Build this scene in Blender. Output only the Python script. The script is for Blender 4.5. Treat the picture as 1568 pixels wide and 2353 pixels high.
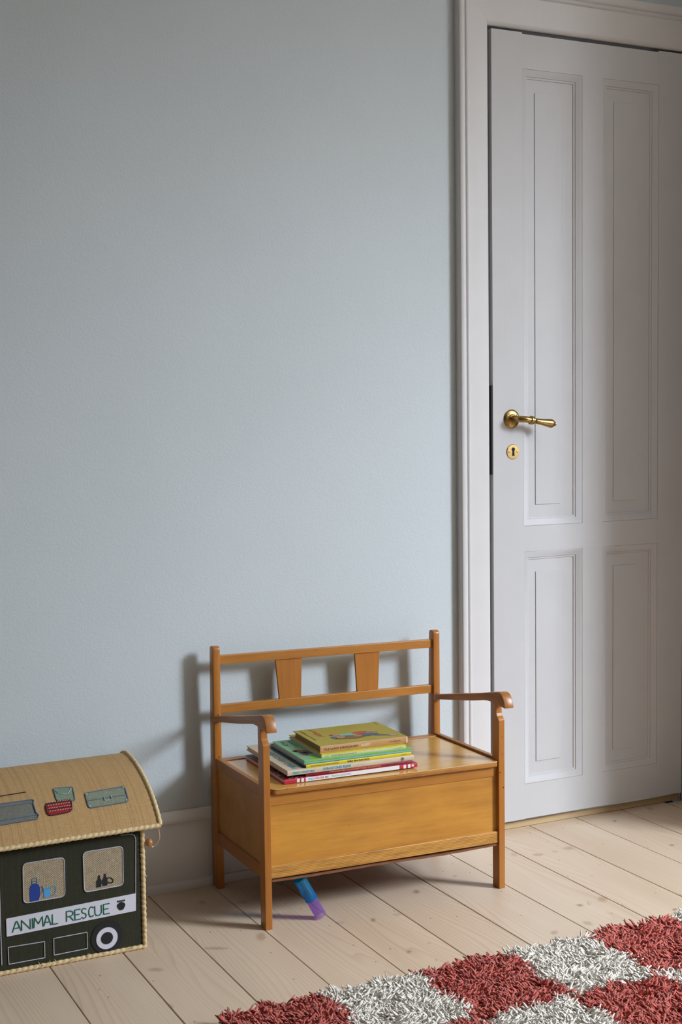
import bpy, bmesh, math, random
import numpy as np
from mathutils import Vector, Matrix

for o in list(bpy.data.objects):
    bpy.data.objects.remove(o, do_unlink=True)
scene = bpy.context.scene
COL = scene.collection
random.seed(7)
RNG = np.random.default_rng(11)

# ------------------------------------------------------------------ camera
cam_d = bpy.data.cameras.new('camera')
cam_d.sensor_fit = 'VERTICAL'
cam_d.sensor_height = 36.0
cam_d.sensor_width = 24.0
cam_d.lens = 3128.75 / 2353 * 36.0
cam_d.clip_start = 0.05
cam = bpy.data.objects.new('camera', cam_d)
COL.objects.link(cam)
yaw, pitch, roll = 0.45961968, -0.07120416, -0.01284406
fw = Vector((math.sin(yaw) * math.cos(pitch), math.cos(yaw) * math.cos(pitch), math.sin(pitch)))
r0 = Vector((math.cos(yaw), -math.sin(yaw), 0))
u0 = r0.cross(fw)
rt = r0 * math.cos(roll) + u0 * math.sin(roll)
up = -r0 * math.sin(roll) + u0 * math.cos(roll)
cam.matrix_world = Matrix(((rt.x, up.x, -fw.x, 0), (rt.y, up.y, -fw.y, 0), (rt.z, up.z, -fw.z, 1.15), (0, 0, 0, 1)))
scene.camera = cam

# ------------------------------------------------------------------ world, daylight, exposure
world = bpy.data.worlds.new('world')
scene.world = world
world.use_nodes = True
world.node_tree.nodes['Background'].inputs[0].default_value = (0.70, 0.82, 1.0, 1)
world.node_tree.nodes['Background'].inputs[1].default_value = 1.0

def area_light(name, loc, target, sx, sy, power, color, spread=180):
    d = bpy.data.lights.new(name, 'AREA')
    d.shape = 'RECTANGLE'
    d.size, d.size_y = sx, sy
    d.energy = power
    d.color = color
    d.spread = math.radians(spread)
    o = bpy.data.objects.new(name, d)
    COL.objects.link(o)
    o.location = loc
    o.rotation_euler = (Vector(target) - Vector(loc)).to_track_quat('-Z', 'Y').to_euler()
    return o

# daylight entering by the tall window in the right wall
area_light('window_daylight', (4.62, -0.10, 2.28), (2.25, 2.1, 0.0), 0.78, 1.15, 44.5, (0.83, 0.92, 1.03), 70)
# added fill lamp aimed at the ceiling to lift the upper shade
area_light('ceiling_fill', (4.55, -0.10, 1.75), (3.55, 0.50, 3.05), 0.85, 1.0, 60, (1.0, 0.985, 0.96), 75)

scene.view_settings.view_transform = 'Standard'
scene.view_settings.look = 'None'
scene.view_settings.gamma = 1.0
scene.view_settings.use_curve_mapping = False
scene.view_settings.exposure = 0.0

# ------------------------------------------------------------------ helpers
ORIG = {}

def tag(o, label=None, cat=None, group=None, kind=None):
    if label: o['label'] = label
    if cat: o['category'] = cat
    if group: o['group'] = group
    if kind: o['kind'] = kind
    return o

def thing(name, label, cat, loc, group=None, kind=None):
    o = bpy.data.objects.new(name, None)
    o.empty_display_size = 0.05
    COL.objects.link(o)
    o.location = loc
    ORIG[o.name] = Vector(loc)
    return tag(o, label, cat, group, kind)

class MB:
    def __init__(self):
        self.v = []; self.f = []
    def add(self, vs, fs):
        n = len(self.v)
        self.v += [tuple(map(float, p)) for p in vs]
        self.f += [tuple(i + n for i in q) for q in fs]
        return self
    def box(self, x0, x1, y0, y1, z0, z1):
        vs = [(x, y, z) for x in (x0, x1) for y in (y0, y1) for z in (z0, z1)]
        return self.add(vs, [(0, 1, 3, 2), (4, 6, 7, 5), (0, 4, 5, 1), (2, 3, 7, 6), (0, 2, 6, 4), (1, 5, 7, 3)])
    def prism(self, poly, fn, a, b):
        """extrude a 2D polygon; fn(p, t) gives the 3D point for t in (a, b)"""
        n = len(poly)
        vs = [fn(p, a) for p in poly] + [fn(p, b) for p in poly]
        fs = [tuple(range(n))[::-1], tuple(range(n, 2 * n))]
        fs += [(i, (i + 1) % n, (i + 1) % n + n, i + n) for i in range(n)]
        return self.add(vs, fs)
    def sweep(self, path, rad, sides=10, caps=True, rope=0.0, pitch=0.012):
        path = [Vector(p) for p in path]
        n = len(path)
        if not hasattr(rad, '__len__'): rad = [rad] * n
        t0 = (path[1] - path[0]).normalized()
        nrm = t0.orthogonal().normalized()
        vs = []; s = 0
        for i, p in enumerate(path):
            t = (path[min(i + 1, n - 1)] - path[max(i - 1, 0)]).normalized()
            nrm = (nrm - t * nrm.dot(t)).normalized()
            b = t.cross(nrm)
            if i: s += (p - path[i - 1]).length
            for k in range(sides):
                a = 2 * math.pi * k / sides
                r = rad[i]
                if rope:
                    ph = (s / pitch + k / sides) % 1.0
                    r *= 1 + rope * (abs(math.sin(math.pi * ph)) - 0.6)
                vs.append(p + nrm * (math.cos(a) * r) + b * (math.sin(a) * r))
        fs = []
        for i in range(n - 1):
            for k in range(sides):
                k2 = (k + 1) % sides
                fs.append((i * sides + k, i * sides + k2, (i + 1) * sides + k2, (i + 1) * sides + k))
        if caps:
            fs.append(tuple(range(sides))[::-1])
            fs.append(tuple((n - 1) * sides + k for k in range(sides)))
        return self.add(vs, fs)
    def lathe(self, prof, c, ax, sides=40):
        """prof: (radius, distance along ax)"""
        ax = Vector(ax).normalized(); c = Vector(c)
        a = ax.orthogonal().normalized(); b = ax.cross(a)
        vs = []; fs = []; n = len(prof)
        for r, h in prof:
            for k in range(sides):
                t = 2 * math.pi * k / sides
                vs.append(c + ax * h + a * (math.cos(t) * r) + b * (math.sin(t) * r))
        for i in range(n - 1):
            for k in range(sides):
                k2 = (k + 1) % sides
                fs.append((i * sides + k, i * sides + k2, (i + 1) * sides + k2, (i + 1) * sides + k))
        fs.append(tuple(range(sides))[::-1]); fs.append(tuple((n - 1) * sides + k for k in range(sides)))
        return self.add(vs, fs)
    def build(self, name, mat, parent=None, bevel=0.0, segs=2, smooth=False, warp=None, origin=None, label=None, subdiv=0):
        bm = bmesh.new()
        vv = [bm.verts.new(p) for p in self.v]
        for q in self.f:
            try: bm.faces.new([vv[i] for i in q])
            except ValueError: pass
        bmesh.ops.remove_doubles(bm, verts=bm.verts, dist=1e-6)
        if subdiv:
            bmesh.ops.subdivide_edges(bm, edges=[e for e in bm.edges], cuts=subdiv, use_grid_fill=True)
        bmesh.ops.recalc_face_normals(bm, faces=bm.faces)
        if bevel > 0:
            es = [e for e in bm.edges if len(e.link_faces) == 2 and e.calc_face_angle(0) > 0.6]
            bmesh.ops.bevel(bm, geom=es, offset=bevel, segments=segs, profile=0.5, affect='EDGES', clamp_overlap=True)
        if warp:
            for v in bm.verts: v.co = warp(v.co)
        if parent is not None: og = ORIG[parent.name]
        elif origin is not None: og = Vector(origin)
        else:
            xs = [v.co.x for v in bm.verts]; ys = [v.co.y for v in bm.verts]; zs = [v.co.z for v in bm.verts]
            og = Vector(((min(xs) + max(xs)) / 2, (min(ys) + max(ys)) / 2, min(zs)))
        for v in bm.verts: v.co -= og
        me = bpy.data.meshes.new(name)
        bm.to_mesh(me); bm.free()
        if smooth:
            for p in me.polygons: p.use_smooth = True
            try: me.set_sharp_from_angle(angle=math.radians(40))
            except Exception: pass
        me.materials.append(mat)
        o = bpy.data.objects.new(name, me)
        COL.objects.link(o)
        if parent is not None:
            o.parent = parent
        else:
            o.location = og
        ORIG[o.name] = og
        if label: o['label'] = label
        return o

def box(*a): return MB().box(*a)

# ------------------------------------------------------------------ materials
class Mat:
    def __init__(self, name, rough=0.5, color=None, **kw):
        self.m = bpy.data.materials.new(name); self.m.use_nodes = True
        self.nt = self.m.node_tree; self.nt.nodes.clear()
        self.out = self.nt.nodes.new('ShaderNodeOutputMaterial')
        self.p = self.nt.nodes.new('ShaderNodeBsdfPrincipled')
        self.nt.links.new(self.p.outputs[0], self.out.inputs[0])
        self.p.inputs['Roughness'].default_value = rough
        if color: self.p.inputs['Base Color'].default_value = (*color, 1)
        for k, v in kw.items(): self.p.inputs[k.replace('_', ' ')].default_value = v
    def n(self, t, **kw):
        nd = self.nt.nodes.new('ShaderNode' + t)
        for k, v in kw.items():
            if k.startswith('i_'):
                key = k[2:].replace('_', ' ')
                if key.isdigit(): key = int(key)
                self.set(nd, key, v)
            else: setattr(nd, k, v)
        return nd
    def set(self, nd, key, v):
        s = nd.inputs[key]
        if isinstance(v, bpy.types.NodeSocket): self.nt.links.new(v, s)
        elif isinstance(v, (tuple, list)) and len(v) == 3 and s.type == 'RGBA': s.default_value = (*v, 1)
        else: s.default_value = v
    def math(self, op, a, b=0.0, c=None, clamp=False):
        nd = self.n('Math', operation=op, use_clamp=clamp)
        self.set(nd, 0, a); self.set(nd, 1, b)
        if c is not None: self.set(nd, 2, c)
        return nd.outputs[0]
    def mix(self, f, a, b, blend='MIX'):
        nd = self.n('Mix', data_type='RGBA', blend_type=blend)
        self.set(nd, 0, f); self.set(nd, 6, a); self.set(nd, 7, b)
        return nd.outputs[2]
    def ramp(self, f, *stops):
        nd = self.n('ValToRGB'); self.set(nd, 0, f)
        e = nd.color_ramp.elements
        while len(e) < len(stops): e.new(0.5)
        for el, (p, c) in zip(e, stops):
            el.position = p
            el.color = (c, c, c, 1) if not hasattr(c, '__len__') else (*c, 1)
        return nd.outputs[0]
    def obj(self, scale=(1, 1, 1), jitter=0.0, rot=(0, 0, 0)):
        tc = self.n('TexCoord').outputs['Object']
        if jitter:
            rnd = self.n('ObjectInfo').outputs['Random']
            off = self.n('CombineXYZ')
            for i, k in enumerate((jitter, jitter * 1.7, jitter * 0.6)): self.set(off, i, self.math('MULTIPLY', rnd, k))
            ad = self.n('VectorMath', operation='ADD'); self.set(ad, 0, tc); self.set(ad, 1, off.outputs[0]); tc = ad.outputs[0]
        mp = self.n('Mapping'); self.set(mp, 0, tc)
        mp.inputs['Scale'].default_value = scale
        mp.inputs['Rotation'].default_value = rot
        return mp.outputs[0]
    def noise(self, vec, scale=5, detail=3, rough=0.5, dist=0.0):
        nd = self.n('TexNoise'); self.set(nd, 'Vector', vec); self.set(nd, 'Scale', scale); self.set(nd, 'Detail', detail)
        self.set(nd, 'Roughness', rough); self.set(nd, 'Distortion', dist)
        return nd.outputs[0]
    def bump(self, h, strength=0.2, dist=0.001):
        nd = self.n('Bump'); self.set(nd, 'Height', h); self.set(nd, 'Strength', strength); self.set(nd, 'Distance', dist)
        self.nt.links.new(nd.outputs[0], self.p.inputs['Normal'])
    def color(self, c): self.set(self.p, 'Base Color', c)
    def rough(self, c): self.set(self.p, 'Roughness', c)

def plain(name, color, rough=0.55, **kw): return Mat(name, rough, color, **kw).m

def paint_wall(name, col):
    M = Mat(name, 0.62)
    v = M.obj()
    big = M.noise(v, 2.2, 3, 0.5)
    M.color(M.mix(M.ramp(big, (0.3, 0.0), (0.7, 1.0)), tuple(c * 0.975 for c in col), tuple(min(1, c * 1.02) for c in col)))
    fine = M.noise(v, 210, 2, 0.55)
    mid = M.noise(v, 60, 2, 0.5)
    M.bump(M.math('ADD', fine, M.math('MULTIPLY', mid, 0.35)), 0.26, 0.0020)
    return M.m

def paint_gloss(name, col, axis=2, rough=0.36):
    M = Mat(name, rough)
    sc = [150, 150, 150]; sc[axis] = 3
    v = M.obj(tuple(sc), 3.0)
    st = M.noise(v, 1.0, 3, 0.6)
    blot = M.noise(M.obj((1, 1, 1), 2.0), 9, 3, 0.5)
    M.color(M.mix(M.ramp(blot, (0.35, 0.0), (0.7, 1.0)), tuple(c * 0.965 for c in col), col))
    M.rough(M.math('ADD', M.math('MULTIPLY', st, 0.12), rough - 0.06))
    M.bump(M.math('ADD', st, M.math('MULTIPLY', blot, 0.8)), 0.12, 0.0012)
    return M.m

def wood(name, base, dark, axis, rough=0.38, lines=0.35, freq=90, blotch=0.35, coat=0.0, spots=True):
    M = Mat(name, rough)
    sc = [1.0, 1.0, 1.0]; sc[axis] = 0.06
    v = M.obj(tuple(sc), 1.3)
    g = M.noise(v, freq, 4, 0.6, 0.6)
    g2 = M.noise(v, freq * 0.22, 2, 0.5, 0.8)
    sc2 = [1.0, 1.0, 1.0]; sc2[axis] = 0.45
    b = M.noise(M.obj(tuple(sc2), 0.9), 11, 4, 0.55)
    f = M.math('ADD', M.math('MULTIPLY', M.ramp(g, (0.38, 0), (0.66, 1)), lines), M.math('MULTIPLY', M.ramp(b, (0.35, 0), (0.7, 1)), blotch))
    f = M.math('ADD', f, M.math('MULTIPLY', M.ramp(g2, (0.42, 0), (0.6, 1)), lines * 0.6), clamp=True)
    c = M.mix(f, base, dark)
    if spots:
        vo = M.n('TexVoronoi'); M.set(vo, 'Vector', M.obj(tuple(2.2 if i == axis else 5.0 for i in range(3)), 0.7)); M.set(vo, 'Scale', 9.0)
        sp = M.ramp(vo.outputs['Distance'], (0.03, 1.0), (0.075, 0.0))
        c = M.mix(M.math('MULTIPLY', sp, 0.55), c, tuple(x * 0.25 for x in dark))
    M.color(c)
    M.rough(M.math('ADD', M.math('MULTIPLY', b, 0.16), rough - 0.06))
    M.p.inputs['Coat Weight'].default_value = coat
    M.p.inputs['Coat Roughness'].default_value = 0.25
    M.bump(g, 0.10, 0.0006)
    return M.m

def ringwood(name, base, dark, axis, freq=300, rough=0.4):
    """softwood with strong parallel year rings along one axis"""
    M = Mat(name, rough)
    sc = [1.0, 1.0, 1.0]; sc[axis] = 0.10
    v = M.obj(tuple(sc), 0.5)
    w = M.n('TexWave', wave_type='BANDS', bands_direction='Z', wave_profile='SAW'); M.set(w, 'Vector', v); M.set(w, 'Scale', freq / 3.3); M.set(w, 'Distortion', 9.0)
    M.set(w, 'Detail', 2.0); M.set(w, 'Detail Scale', 0.25)
    f = M.noise(v, 130, 3, 0.6)
    fac = M.math('ADD', M.math('MULTIPLY', M.ramp(w.outputs['Fac'], (0.45, 0), (0.95, 1)), 0.62), M.math('MULTIPLY', M.ramp(f, (0.45, 0), (0.7, 1)), 0.4), clamp=True)
    M.color(M.mix(fac, base, dark))
    M.bump(fac, 0.2, 0.0006)
    return M.m

KNOTS = [(1.0230,2.7045,0.0322,0.0110,2.62,1), (1.1350,2.7199,0.0301,0.0135,1.19,1), (1.3999,2.6895,0.0160,0.0089,1.09,2), (1.3816,2.4904,0.0118,0.0075,1.05,2), (1.3263,2.7110,0.0139,0.0131,2.34,0), (1.4657,2.6941,0.0136,0.0130,0.99,0), (1.4443,2.5114,0.0073,0.0057,1.00,0), (1.7177,2.4325,0.0154,0.0104,0.85,1), (1.9393,2.5504,0.0235,0.0150,0.81,1), (1.8685,2.5431,0.0126,0.0108,-3.13,2), (1.8923,2.5399,0.0115,0.0070,0.84,0), (2.0436,2.4167,0.0115,0.0077,-2.45,2), (1.5772,2.8034,0.0179,0.0126,1.04,2), (1.7171,2.8547,0.0096,0.0065,0.99,1), (1.9396,2.9251,0.0212,0.0135,0.92,0), (2.0930,2.8983,0.0193,0.0170,-2.95,1), (1.9922,2.8924,0.0182,0.0139,2.79,1), (2.0452,2.8917,0.0145,0.0112,-2.37,0), (2.3473,3.0316,0.0126,0.0083,0.79,2), (2.3478,2.7881,0.0118,0.0095,-2.76,2), (1.0956,2.9835,0.0175,0.0102,1.28,1), (1.1796,2.9382,0.0147,0.0122,1.44,0), (0.8699,2.6574,0.0203,0.0132,2.52,1), (0.7578,2.6822,0.0068,0.0044,1.44,2)]

def plank_mat(name):
    M = Mat(name, 0.42)
    tc = M.obj((1, 1, 1), 7.0)
    # elongated year-ring arcs, drawn out along the board
    warp = M.noise(M.obj((7, 0.9, 1), 7.0), 1.0, 1, 0.4)
    wv = M.n('CombineXYZ')
    sx = M.n('SeparateXYZ'); M.set(sx, 0, tc)
    M.set(wv, 0, M.math('ADD', sx.outputs[0], M.math('MULTIPLY', warp, 0.20)))
    M.set(wv, 1, M.math('MULTIPLY', sx.outputs[1], 0.045)); M.set(wv, 2, 0.0)
    w = M.n('TexWave', wave_type='BANDS', bands_direction='X', wave_profile='SAW'); M.set(w, 'Vector', wv.outputs[0]); M.set(w, 'Scale', 34.0)
    M.set(w, 'Distortion', 1.6); M.set(w, 'Detail', 1.0); M.set(w, 'Detail Scale', 0.6)
    rings = M.ramp(w.outputs['Fac'], (0.55, 0), (0.97, 1))
    str_ = M.noise(M.obj((150, 4, 1), 7.0), 1.0, 3, 0.6)
    blot = M.noise(M.obj((5, 1.0, 1), 5.0), 1.2, 3, 0.5)
    rnd = M.n('ObjectInfo').outputs['Random']
    c = M.mix(M.ramp(blot, (0.35, 0), (0.7, 1)), (0.70, 0.56, 0.42), (0.63, 0.485, 0.35))
    c = M.mix(M.math('MULTIPLY', M.math('SUBTRACT', rnd, 0.4), 0.35, clamp=True), c, (0.67, 0.56, 0.45))
    c = M.mix(M.math('MULTIPLY', rings, M.math('MULTIPLY', M.ramp(blot, (0.3, 0.25), (0.65, 1)), 0.40)), c, (0.42, 0.29, 0.21))
    c = M.mix(M.math('MULTIPLY', M.ramp(str_, (0.45, 0), (0.75, 1)), 0.16), c, (0.46, 0.34, 0.25))
    # knots: those of the boards in view, then scattered ones elsewhere
    raw = M.n('TexCoord').outputs['Object']
    d = {0: None, 1: None, 2: None}
    for X, Y, ra, rb, an, t in KNOTS:
        mp = M.n('Mapping', vector_type='TEXTURE'); M.set(mp, 0, raw)
        mp.inputs['Location'].default_value = (X - 1.5, Y - 1.0, 0); mp.inputs['Rotation'].default_value = (0, 0, an); mp.inputs['Scale'].default_value = (ra, rb, 1000)
        ln_ = M.n('VectorMath', operation='LENGTH'); M.set(ln_, 0, mp.outputs[0])
        d[t] = ln_.outputs['Value'] if d[t] is None else M.math('MINIMUM', d[t], ln_.outputs['Value'])
    rag = M.math('MULTIPLY', M.math('SUBTRACT', M.noise(raw, 130, 3), 0.5), 0.9)
    for t, colr, k in ((0, (0.36, 0.29, 0.25), 0.42), (1, (0.36, 0.21, 0.11), 0.55), (2, (0.30, 0.22, 0.16), 0.62)):
        q = M.math('ADD', d[t], rag)
        c = M.mix(M.math('MULTIPLY', M.ramp(q, (0.45, 1.0), (1.0, 0.0)), k), c, colr)
        if t == 2: c = M.mix(M.math('MULTIPLY', M.ramp(q, (0.25, 1.0), (0.5, 0.0)), 0.35), c, (0.17, 0.12, 0.09))
    kv = M.n('TexVoronoi', voronoi_dimensions='2D'); M.set(kv, 'Vector', M.obj((1, 0.62, 1), 11.0)); M.set(kv, 'Scale', 4.2); M.set(kv, 'Randomness', 1.0)
    kn = M.math('ADD', kv.outputs['Distance'], M.math('MULTIPLY', M.noise(tc, 60, 2), 0.03))
    M_k = M.ramp(kn, (0.035, 1.0), (0.065, 0.0))
    cell = M.n('SeparateXYZ'); M.set(cell, 0, kv.outputs['Color'])
    on = M.math('GREATER_THAN', cell.outputs[0], 0.72)
    c = M.mix(M.math('MULTIPLY', M.math('MULTIPLY', M_k, on), 0.5), c, (0.33, 0.22, 0.14))
    # small dents and specks
    sv = M.n('TexVoronoi', voronoi_dimensions='2D'); M.set(sv, 'Vector', M.obj((1, 0.5, 1), 3.0)); M.set(sv, 'Scale', 17.0)
    sp = M.ramp(sv.outputs['Distance'], (0.018, 1.0), (0.036, 0.0))
    sc = M.n('SeparateXYZ'); M.set(sc, 0, sv.outputs['Color'])
    c = M.mix(M.math('MULTIPLY', M.math('MULTIPLY', sp, M.math('GREATER_THAN', sc.outputs[0], 0.7)), 0.7), c, (0.13, 0.10, 0.08))
    M.color(c)
    M.rough(M.math('ADD', M.math('MULTIPLY', blot, 0.2), 0.34))
    M.bump(M.math('ADD', rings, str_), 0.06, 0.0006)
    return M.m

def weave(name, c1, c2, pitch=0.0022, streak=None, rot=(0, 0, 0), bump=0.5, axes=(0, 2), contrast=0.6):
    M = Mat(name, 0.85)
    v = M.obj()
    sp = M.n('SeparateXYZ'); M.set(sp, 0, v)
    a = M.math('SINE', M.math('MULTIPLY', sp.outputs[axes[0]], math.pi / pitch))
    b = M.math('SINE', M.math('MULTIPLY', sp.outputs[axes[1]], math.pi / pitch))
    h = M.math('ADD', M.math('MULTIPLY', M.math('MULTIPLY', a, b), 0.5), 0.5)
    sc1 = [60, 60, 60]; sc1[axes[0]] = 700
    sc2 = [60, 60, 60]; sc2[axes[1]] = 700
    n1 = M.noise(M.obj(tuple(sc1)), 1.0, 2, 0.6)
    n2 = M.noise(M.obj(tuple(sc2)), 1.0, 2, 0.6)
    f = M.math('ADD', M.math('MULTIPLY', h, contrast * 0.5), M.math('MULTIPLY', M.math('ADD', M.ramp(n1, (0.3, 0), (0.7, 1)), M.ramp(n2, (0.3, 0), (0.7, 1))), 0.35), clamp=True)
    c = M.mix(f, c1, c2)
    if streak:
        s = [1.2, 1.2, 1.2]; s[axes[0]] = 300
        st = M.noise(M.obj(tuple(s)), 1.0, 2, 0.5)
        c = M.mix(M.math('MULTIPLY', M.ramp(st, (0.52, 0), (0.72, 1)), 0.55), c, streak)
    M.color(c)
    M.bump(M.math('ADD', h, n1), bump, 0.0008)
    return M.m

MW = paint_wall('wall_paint_pale_blue', (0.560, 0.620, 0.650))
MWW = paint_wall('wall_paint_offwhite', (0.50, 0.49, 0.47))
MWL = paint_wall('wall_paint_deep', (0.16, 0.19, 0.20))
MSHADEBLOCK = plain('shade_block_paint', (0.40, 0.37, 0.33), 0.6)  # warm grey for the added block that shades the door
MCEIL = paint_wall('ceiling_paint', (0.80, 0.79, 0.77))
MDOOR = paint_gloss('door_white_paint', (0.56, 0.555, 0.565), 2, 0.55)
MDOORH = paint_gloss('door_white_paint_rail', (0.56, 0.555, 0.565), 0, 0.55)
MTRIM = paint_gloss('trim_white_paint', (0.66, 0.645, 0.645), 2, 0.5)
MBASE = paint_gloss('baseboard_white_paint', (0.74, 0.72, 0.70), 0, 0.45)
MPLANK = plank_mat('pine_plank')
MTHRESH = wood('threshold_pine', (0.60, 0.45, 0.26), (0.50, 0.35, 0.18), 0, 0.5, 0.35, 80)
MDARK = plain('dark_void', (0.012, 0.010, 0.009), 0.9)
MBLACK = plain('black_iron', (0.015, 0.014, 0.013), 0.6)
WB, WD = (0.56, 0.255, 0.062), (0.34, 0.125, 0.022)
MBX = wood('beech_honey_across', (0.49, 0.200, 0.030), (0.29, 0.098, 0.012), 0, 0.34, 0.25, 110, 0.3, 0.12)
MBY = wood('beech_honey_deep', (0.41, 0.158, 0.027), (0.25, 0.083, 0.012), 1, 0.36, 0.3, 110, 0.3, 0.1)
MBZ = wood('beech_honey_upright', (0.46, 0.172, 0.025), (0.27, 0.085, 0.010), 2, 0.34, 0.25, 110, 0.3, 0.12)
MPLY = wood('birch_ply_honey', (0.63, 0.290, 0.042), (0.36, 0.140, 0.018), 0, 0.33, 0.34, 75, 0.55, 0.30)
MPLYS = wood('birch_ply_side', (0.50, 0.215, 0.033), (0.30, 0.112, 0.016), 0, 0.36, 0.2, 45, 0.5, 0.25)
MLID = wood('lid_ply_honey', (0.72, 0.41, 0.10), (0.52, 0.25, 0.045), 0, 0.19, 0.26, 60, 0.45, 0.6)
MPINE = ringwood('pine_ring_rail', (0.62, 0.31, 0.062), (0.17, 0.052, 0.008), 0)
MPINE2 = ringwood('pine_ring_lid_edge', (0.50, 0.205, 0.032), (0.12, 0.034, 0.005), 0, 420)
MHARD = plain('hardboard_brown', (0.20, 0.075, 0.03), 0.8)

# ------------------------------------------------------------------ structure
XL, XR, YF, YB, ZC = -1.6, 4.70, -1.9, 3.105, 3.05
DX0, DX1, DZ1 = 1.978, 2.645, 2.165          # inner edges of the door casing

floor = thing('floor', 'pale pine plank floor running towards the pale blue wall', None, (1.5, 1.0, 0), kind='structure')
edges = [.996, 1.157, 1.3185, 1.477, 1.632, 1.793, 1.952, 2.115, 2.272, 2.432]
while edges[0] > XL: edges.insert(0, edges[0] - .1595)
while edges[-1] < XR: edges.append(edges[-1] + .1595)
for a, b in zip(edges[:-1], edges[1:]):
    g = random.choice((0.0009, 0.0013, 0.0017))
    x0, x1 = max(a + g, XL), min(b - g, XR)
    y1 = 3.20 if a > 1.95 and b < 2.75 else YB - 0.003
    if x0 > 2.75: y1 = YB - 0.003
    if x1 - x0 > 0.02:
        box(x0, x1, YF, y1, -0.022, 0.0).build('plank', MPLANK, floor, bevel=0.0007, segs=1)
box(XL, XR, YF, 3.3, -0.06, -0.024).build('subfloor', MDARK, floor)

def struct(o, label): return tag(o, label, kind='structure')

wb = MB().box(XL, DX0 - 0.03, YB, YB + 0.13, -0.02, ZC).box(DX0 - 0.03, DX1 + 0.02, YB, YB + 0.13, DZ1 + 0.03, ZC).box(DX1 + 0.02, XR, YB, YB + 0.13, -0.02, ZC)
struct(wb.build('wall_back', MW), 'pale blue painted plaster wall behind the bench')
struct(box(2.70, 3.45, 2.545, YB - .001, 0.0005, ZC - .001).build('shade_block', MSHADEBLOCK), 'unseen warm grey block added to shade the door')  # added out of view to throw shade across the door's right half
struct(box(XL - 0.12, XL, YF, YB + 0.13, -0.02, ZC).build('wall_left', MWL), 'deep grey-blue wall on the left side of the room')
struct(box(XL - 0.12, XR + 0.3, YF - 0.12, YF, -0.02, ZC).build('wall_front', MWW), 'off-white wall behind the viewer')
WY0, WY1, WZ0, WZ1 = -0.80, 0.60, 1.00, 2.92
wr = MB().box(XR, XR + 0.3, YF, WY0, -0.02, ZC).box(XR, XR + 0.3, WY1, YB + 0.13, -0.02, ZC).box(XR, XR + 0.3, WY0, WY1, -0.02, WZ0).box(XR, XR + 0.3, WY0, WY1, WZ1, ZC)
struct(wr.build('wall_right', MWW), 'off-white wall with the tall window')
struct(box(XL - 0.12, XR + 0.3, YF - 0.12, YB + 0.13, ZC, ZC + 0.1).build('ceiling', MCEIL), 'flat off-white ceiling')

win = thing('window_1', 'tall white window in the right wall', None, (XR + 0.2, -0.1, WZ0), kind='structure')
xw0, xw1 = XR + 0.17, XR + 0.23
MB().box(xw0, xw1, WY0, WY0 + .06, WZ0, WZ1).box(xw0, xw1, WY1 - .06, WY1, WZ0, WZ1).box(xw0, xw1, WY0 + .06, WY1 - .06, WZ0, WZ0 + .06).box(xw0, xw1, WY0 + .06, WY1 - .06, WZ1 - .06, WZ1).build('window_frame', MTRIM, win)
box(xw0, xw1, -0.13, -0.07, WZ0 + .06, WZ1 - .06).build('mullion', MTRIM, win)
GL = Mat('window_glass', 0.02); gt = GL.n('BsdfTransparent'); gg = GL.n('BsdfGlossy', i_Roughness=0.02); gm = GL.n('MixShader', i_0=0.06)
GL.nt.links.new(gt.outputs[0], gm.inputs[1]); GL.nt.links.new(gg.outputs[0], gm.inputs[2]); GL.nt.links.new(gm.outputs[0], GL.out.inputs[0])
for y0, y1 in ((WY0 + .06, -.13), (-.07, WY1 - .06)):
    box(XR + .198, XR + .202, y0, y1, WZ0 + .06, WZ1 - .06).build('pane', GL.m, win)

# baseboard
bb = thing('baseboard_back', 'greyish white painted baseboard along the pale blue wall', None, (0.2, YB, 0), kind='structure')
def alongx(p, t): return (t, YB - p[0], p[1])
MB().prism([(0, 0), (.014, 0), (.014, .168), (0, .168)], alongx, XL, 1.882).build('board', MBASE, bb)
MB().prism([(0, .166), (.0175, .166), (.019, .170), (.017, .177), (.011, .184), (.009, .190), (.005, .193), (0, .193)], alongx, XL, 1.882).build('cap_moulding', MBASE, bb, smooth=True)
MB().prism([(.012, 0), (.0225, 0), (.0225, .016), (.020, .0205), (.016, .022), (.012, .022)], alongx, XL, 1.882).build('shoe_moulding', MBASE, bb, smooth=True)

# door casing, mitred
cas = thing('trim_1', 'white painted moulded casing framing the panelled door', None, (DX0, YB, 0), kind='structure')
CW, CH = 0.096, 0.118
prof = [(1, 0), (1, .020), (.985, .0235), (.96, .025), (.84, .025), (.80, .022), (.785, .0185), (.765, .0185), (.75, .0215), (.72, .0225), (.69, .0205), (.68, .0175), (.10, .0175), (.06, .0165), (.02, .013), (0, .010), (0, 0)]
def casing(name, side):
    m = MB(); n = len(prof); vs = []
    for d, h in prof:
        if side == 'L': pts = [(DX0 - d * CW, 0.0), (DX0 - d * CW, DZ1 + d * CH)]
        elif side == 'R': pts = [(DX1 + d * .052, 0.0), (DX1 + d * .052, DZ1 + d * CH)]
        else: pts = [(DX0 - d * CW, DZ1 + d * CH), (DX1 + d * .052, DZ1 + d * CH)]
        vs.append(pts)
    verts = [(p[0][0], YB - h, p[0][1]) for p, (d, h) in zip(vs, prof)] + [(p[1][0], YB - h, p[1][1]) for p, (d, h) in zip(vs, prof)]
    fs = [tuple(range(n)), tuple(range(n, 2 * n))[::-1]] + [(i, (i + 1) % n, (i + 1) % n + n, i + n) for i in range(n)]
    m.add(verts, fs)
    return m.build(name, MTRIM, cas, smooth=True)
casing('casing', 'L'); casing('head_casing', 'H'); casing('casing', 'R')
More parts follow.
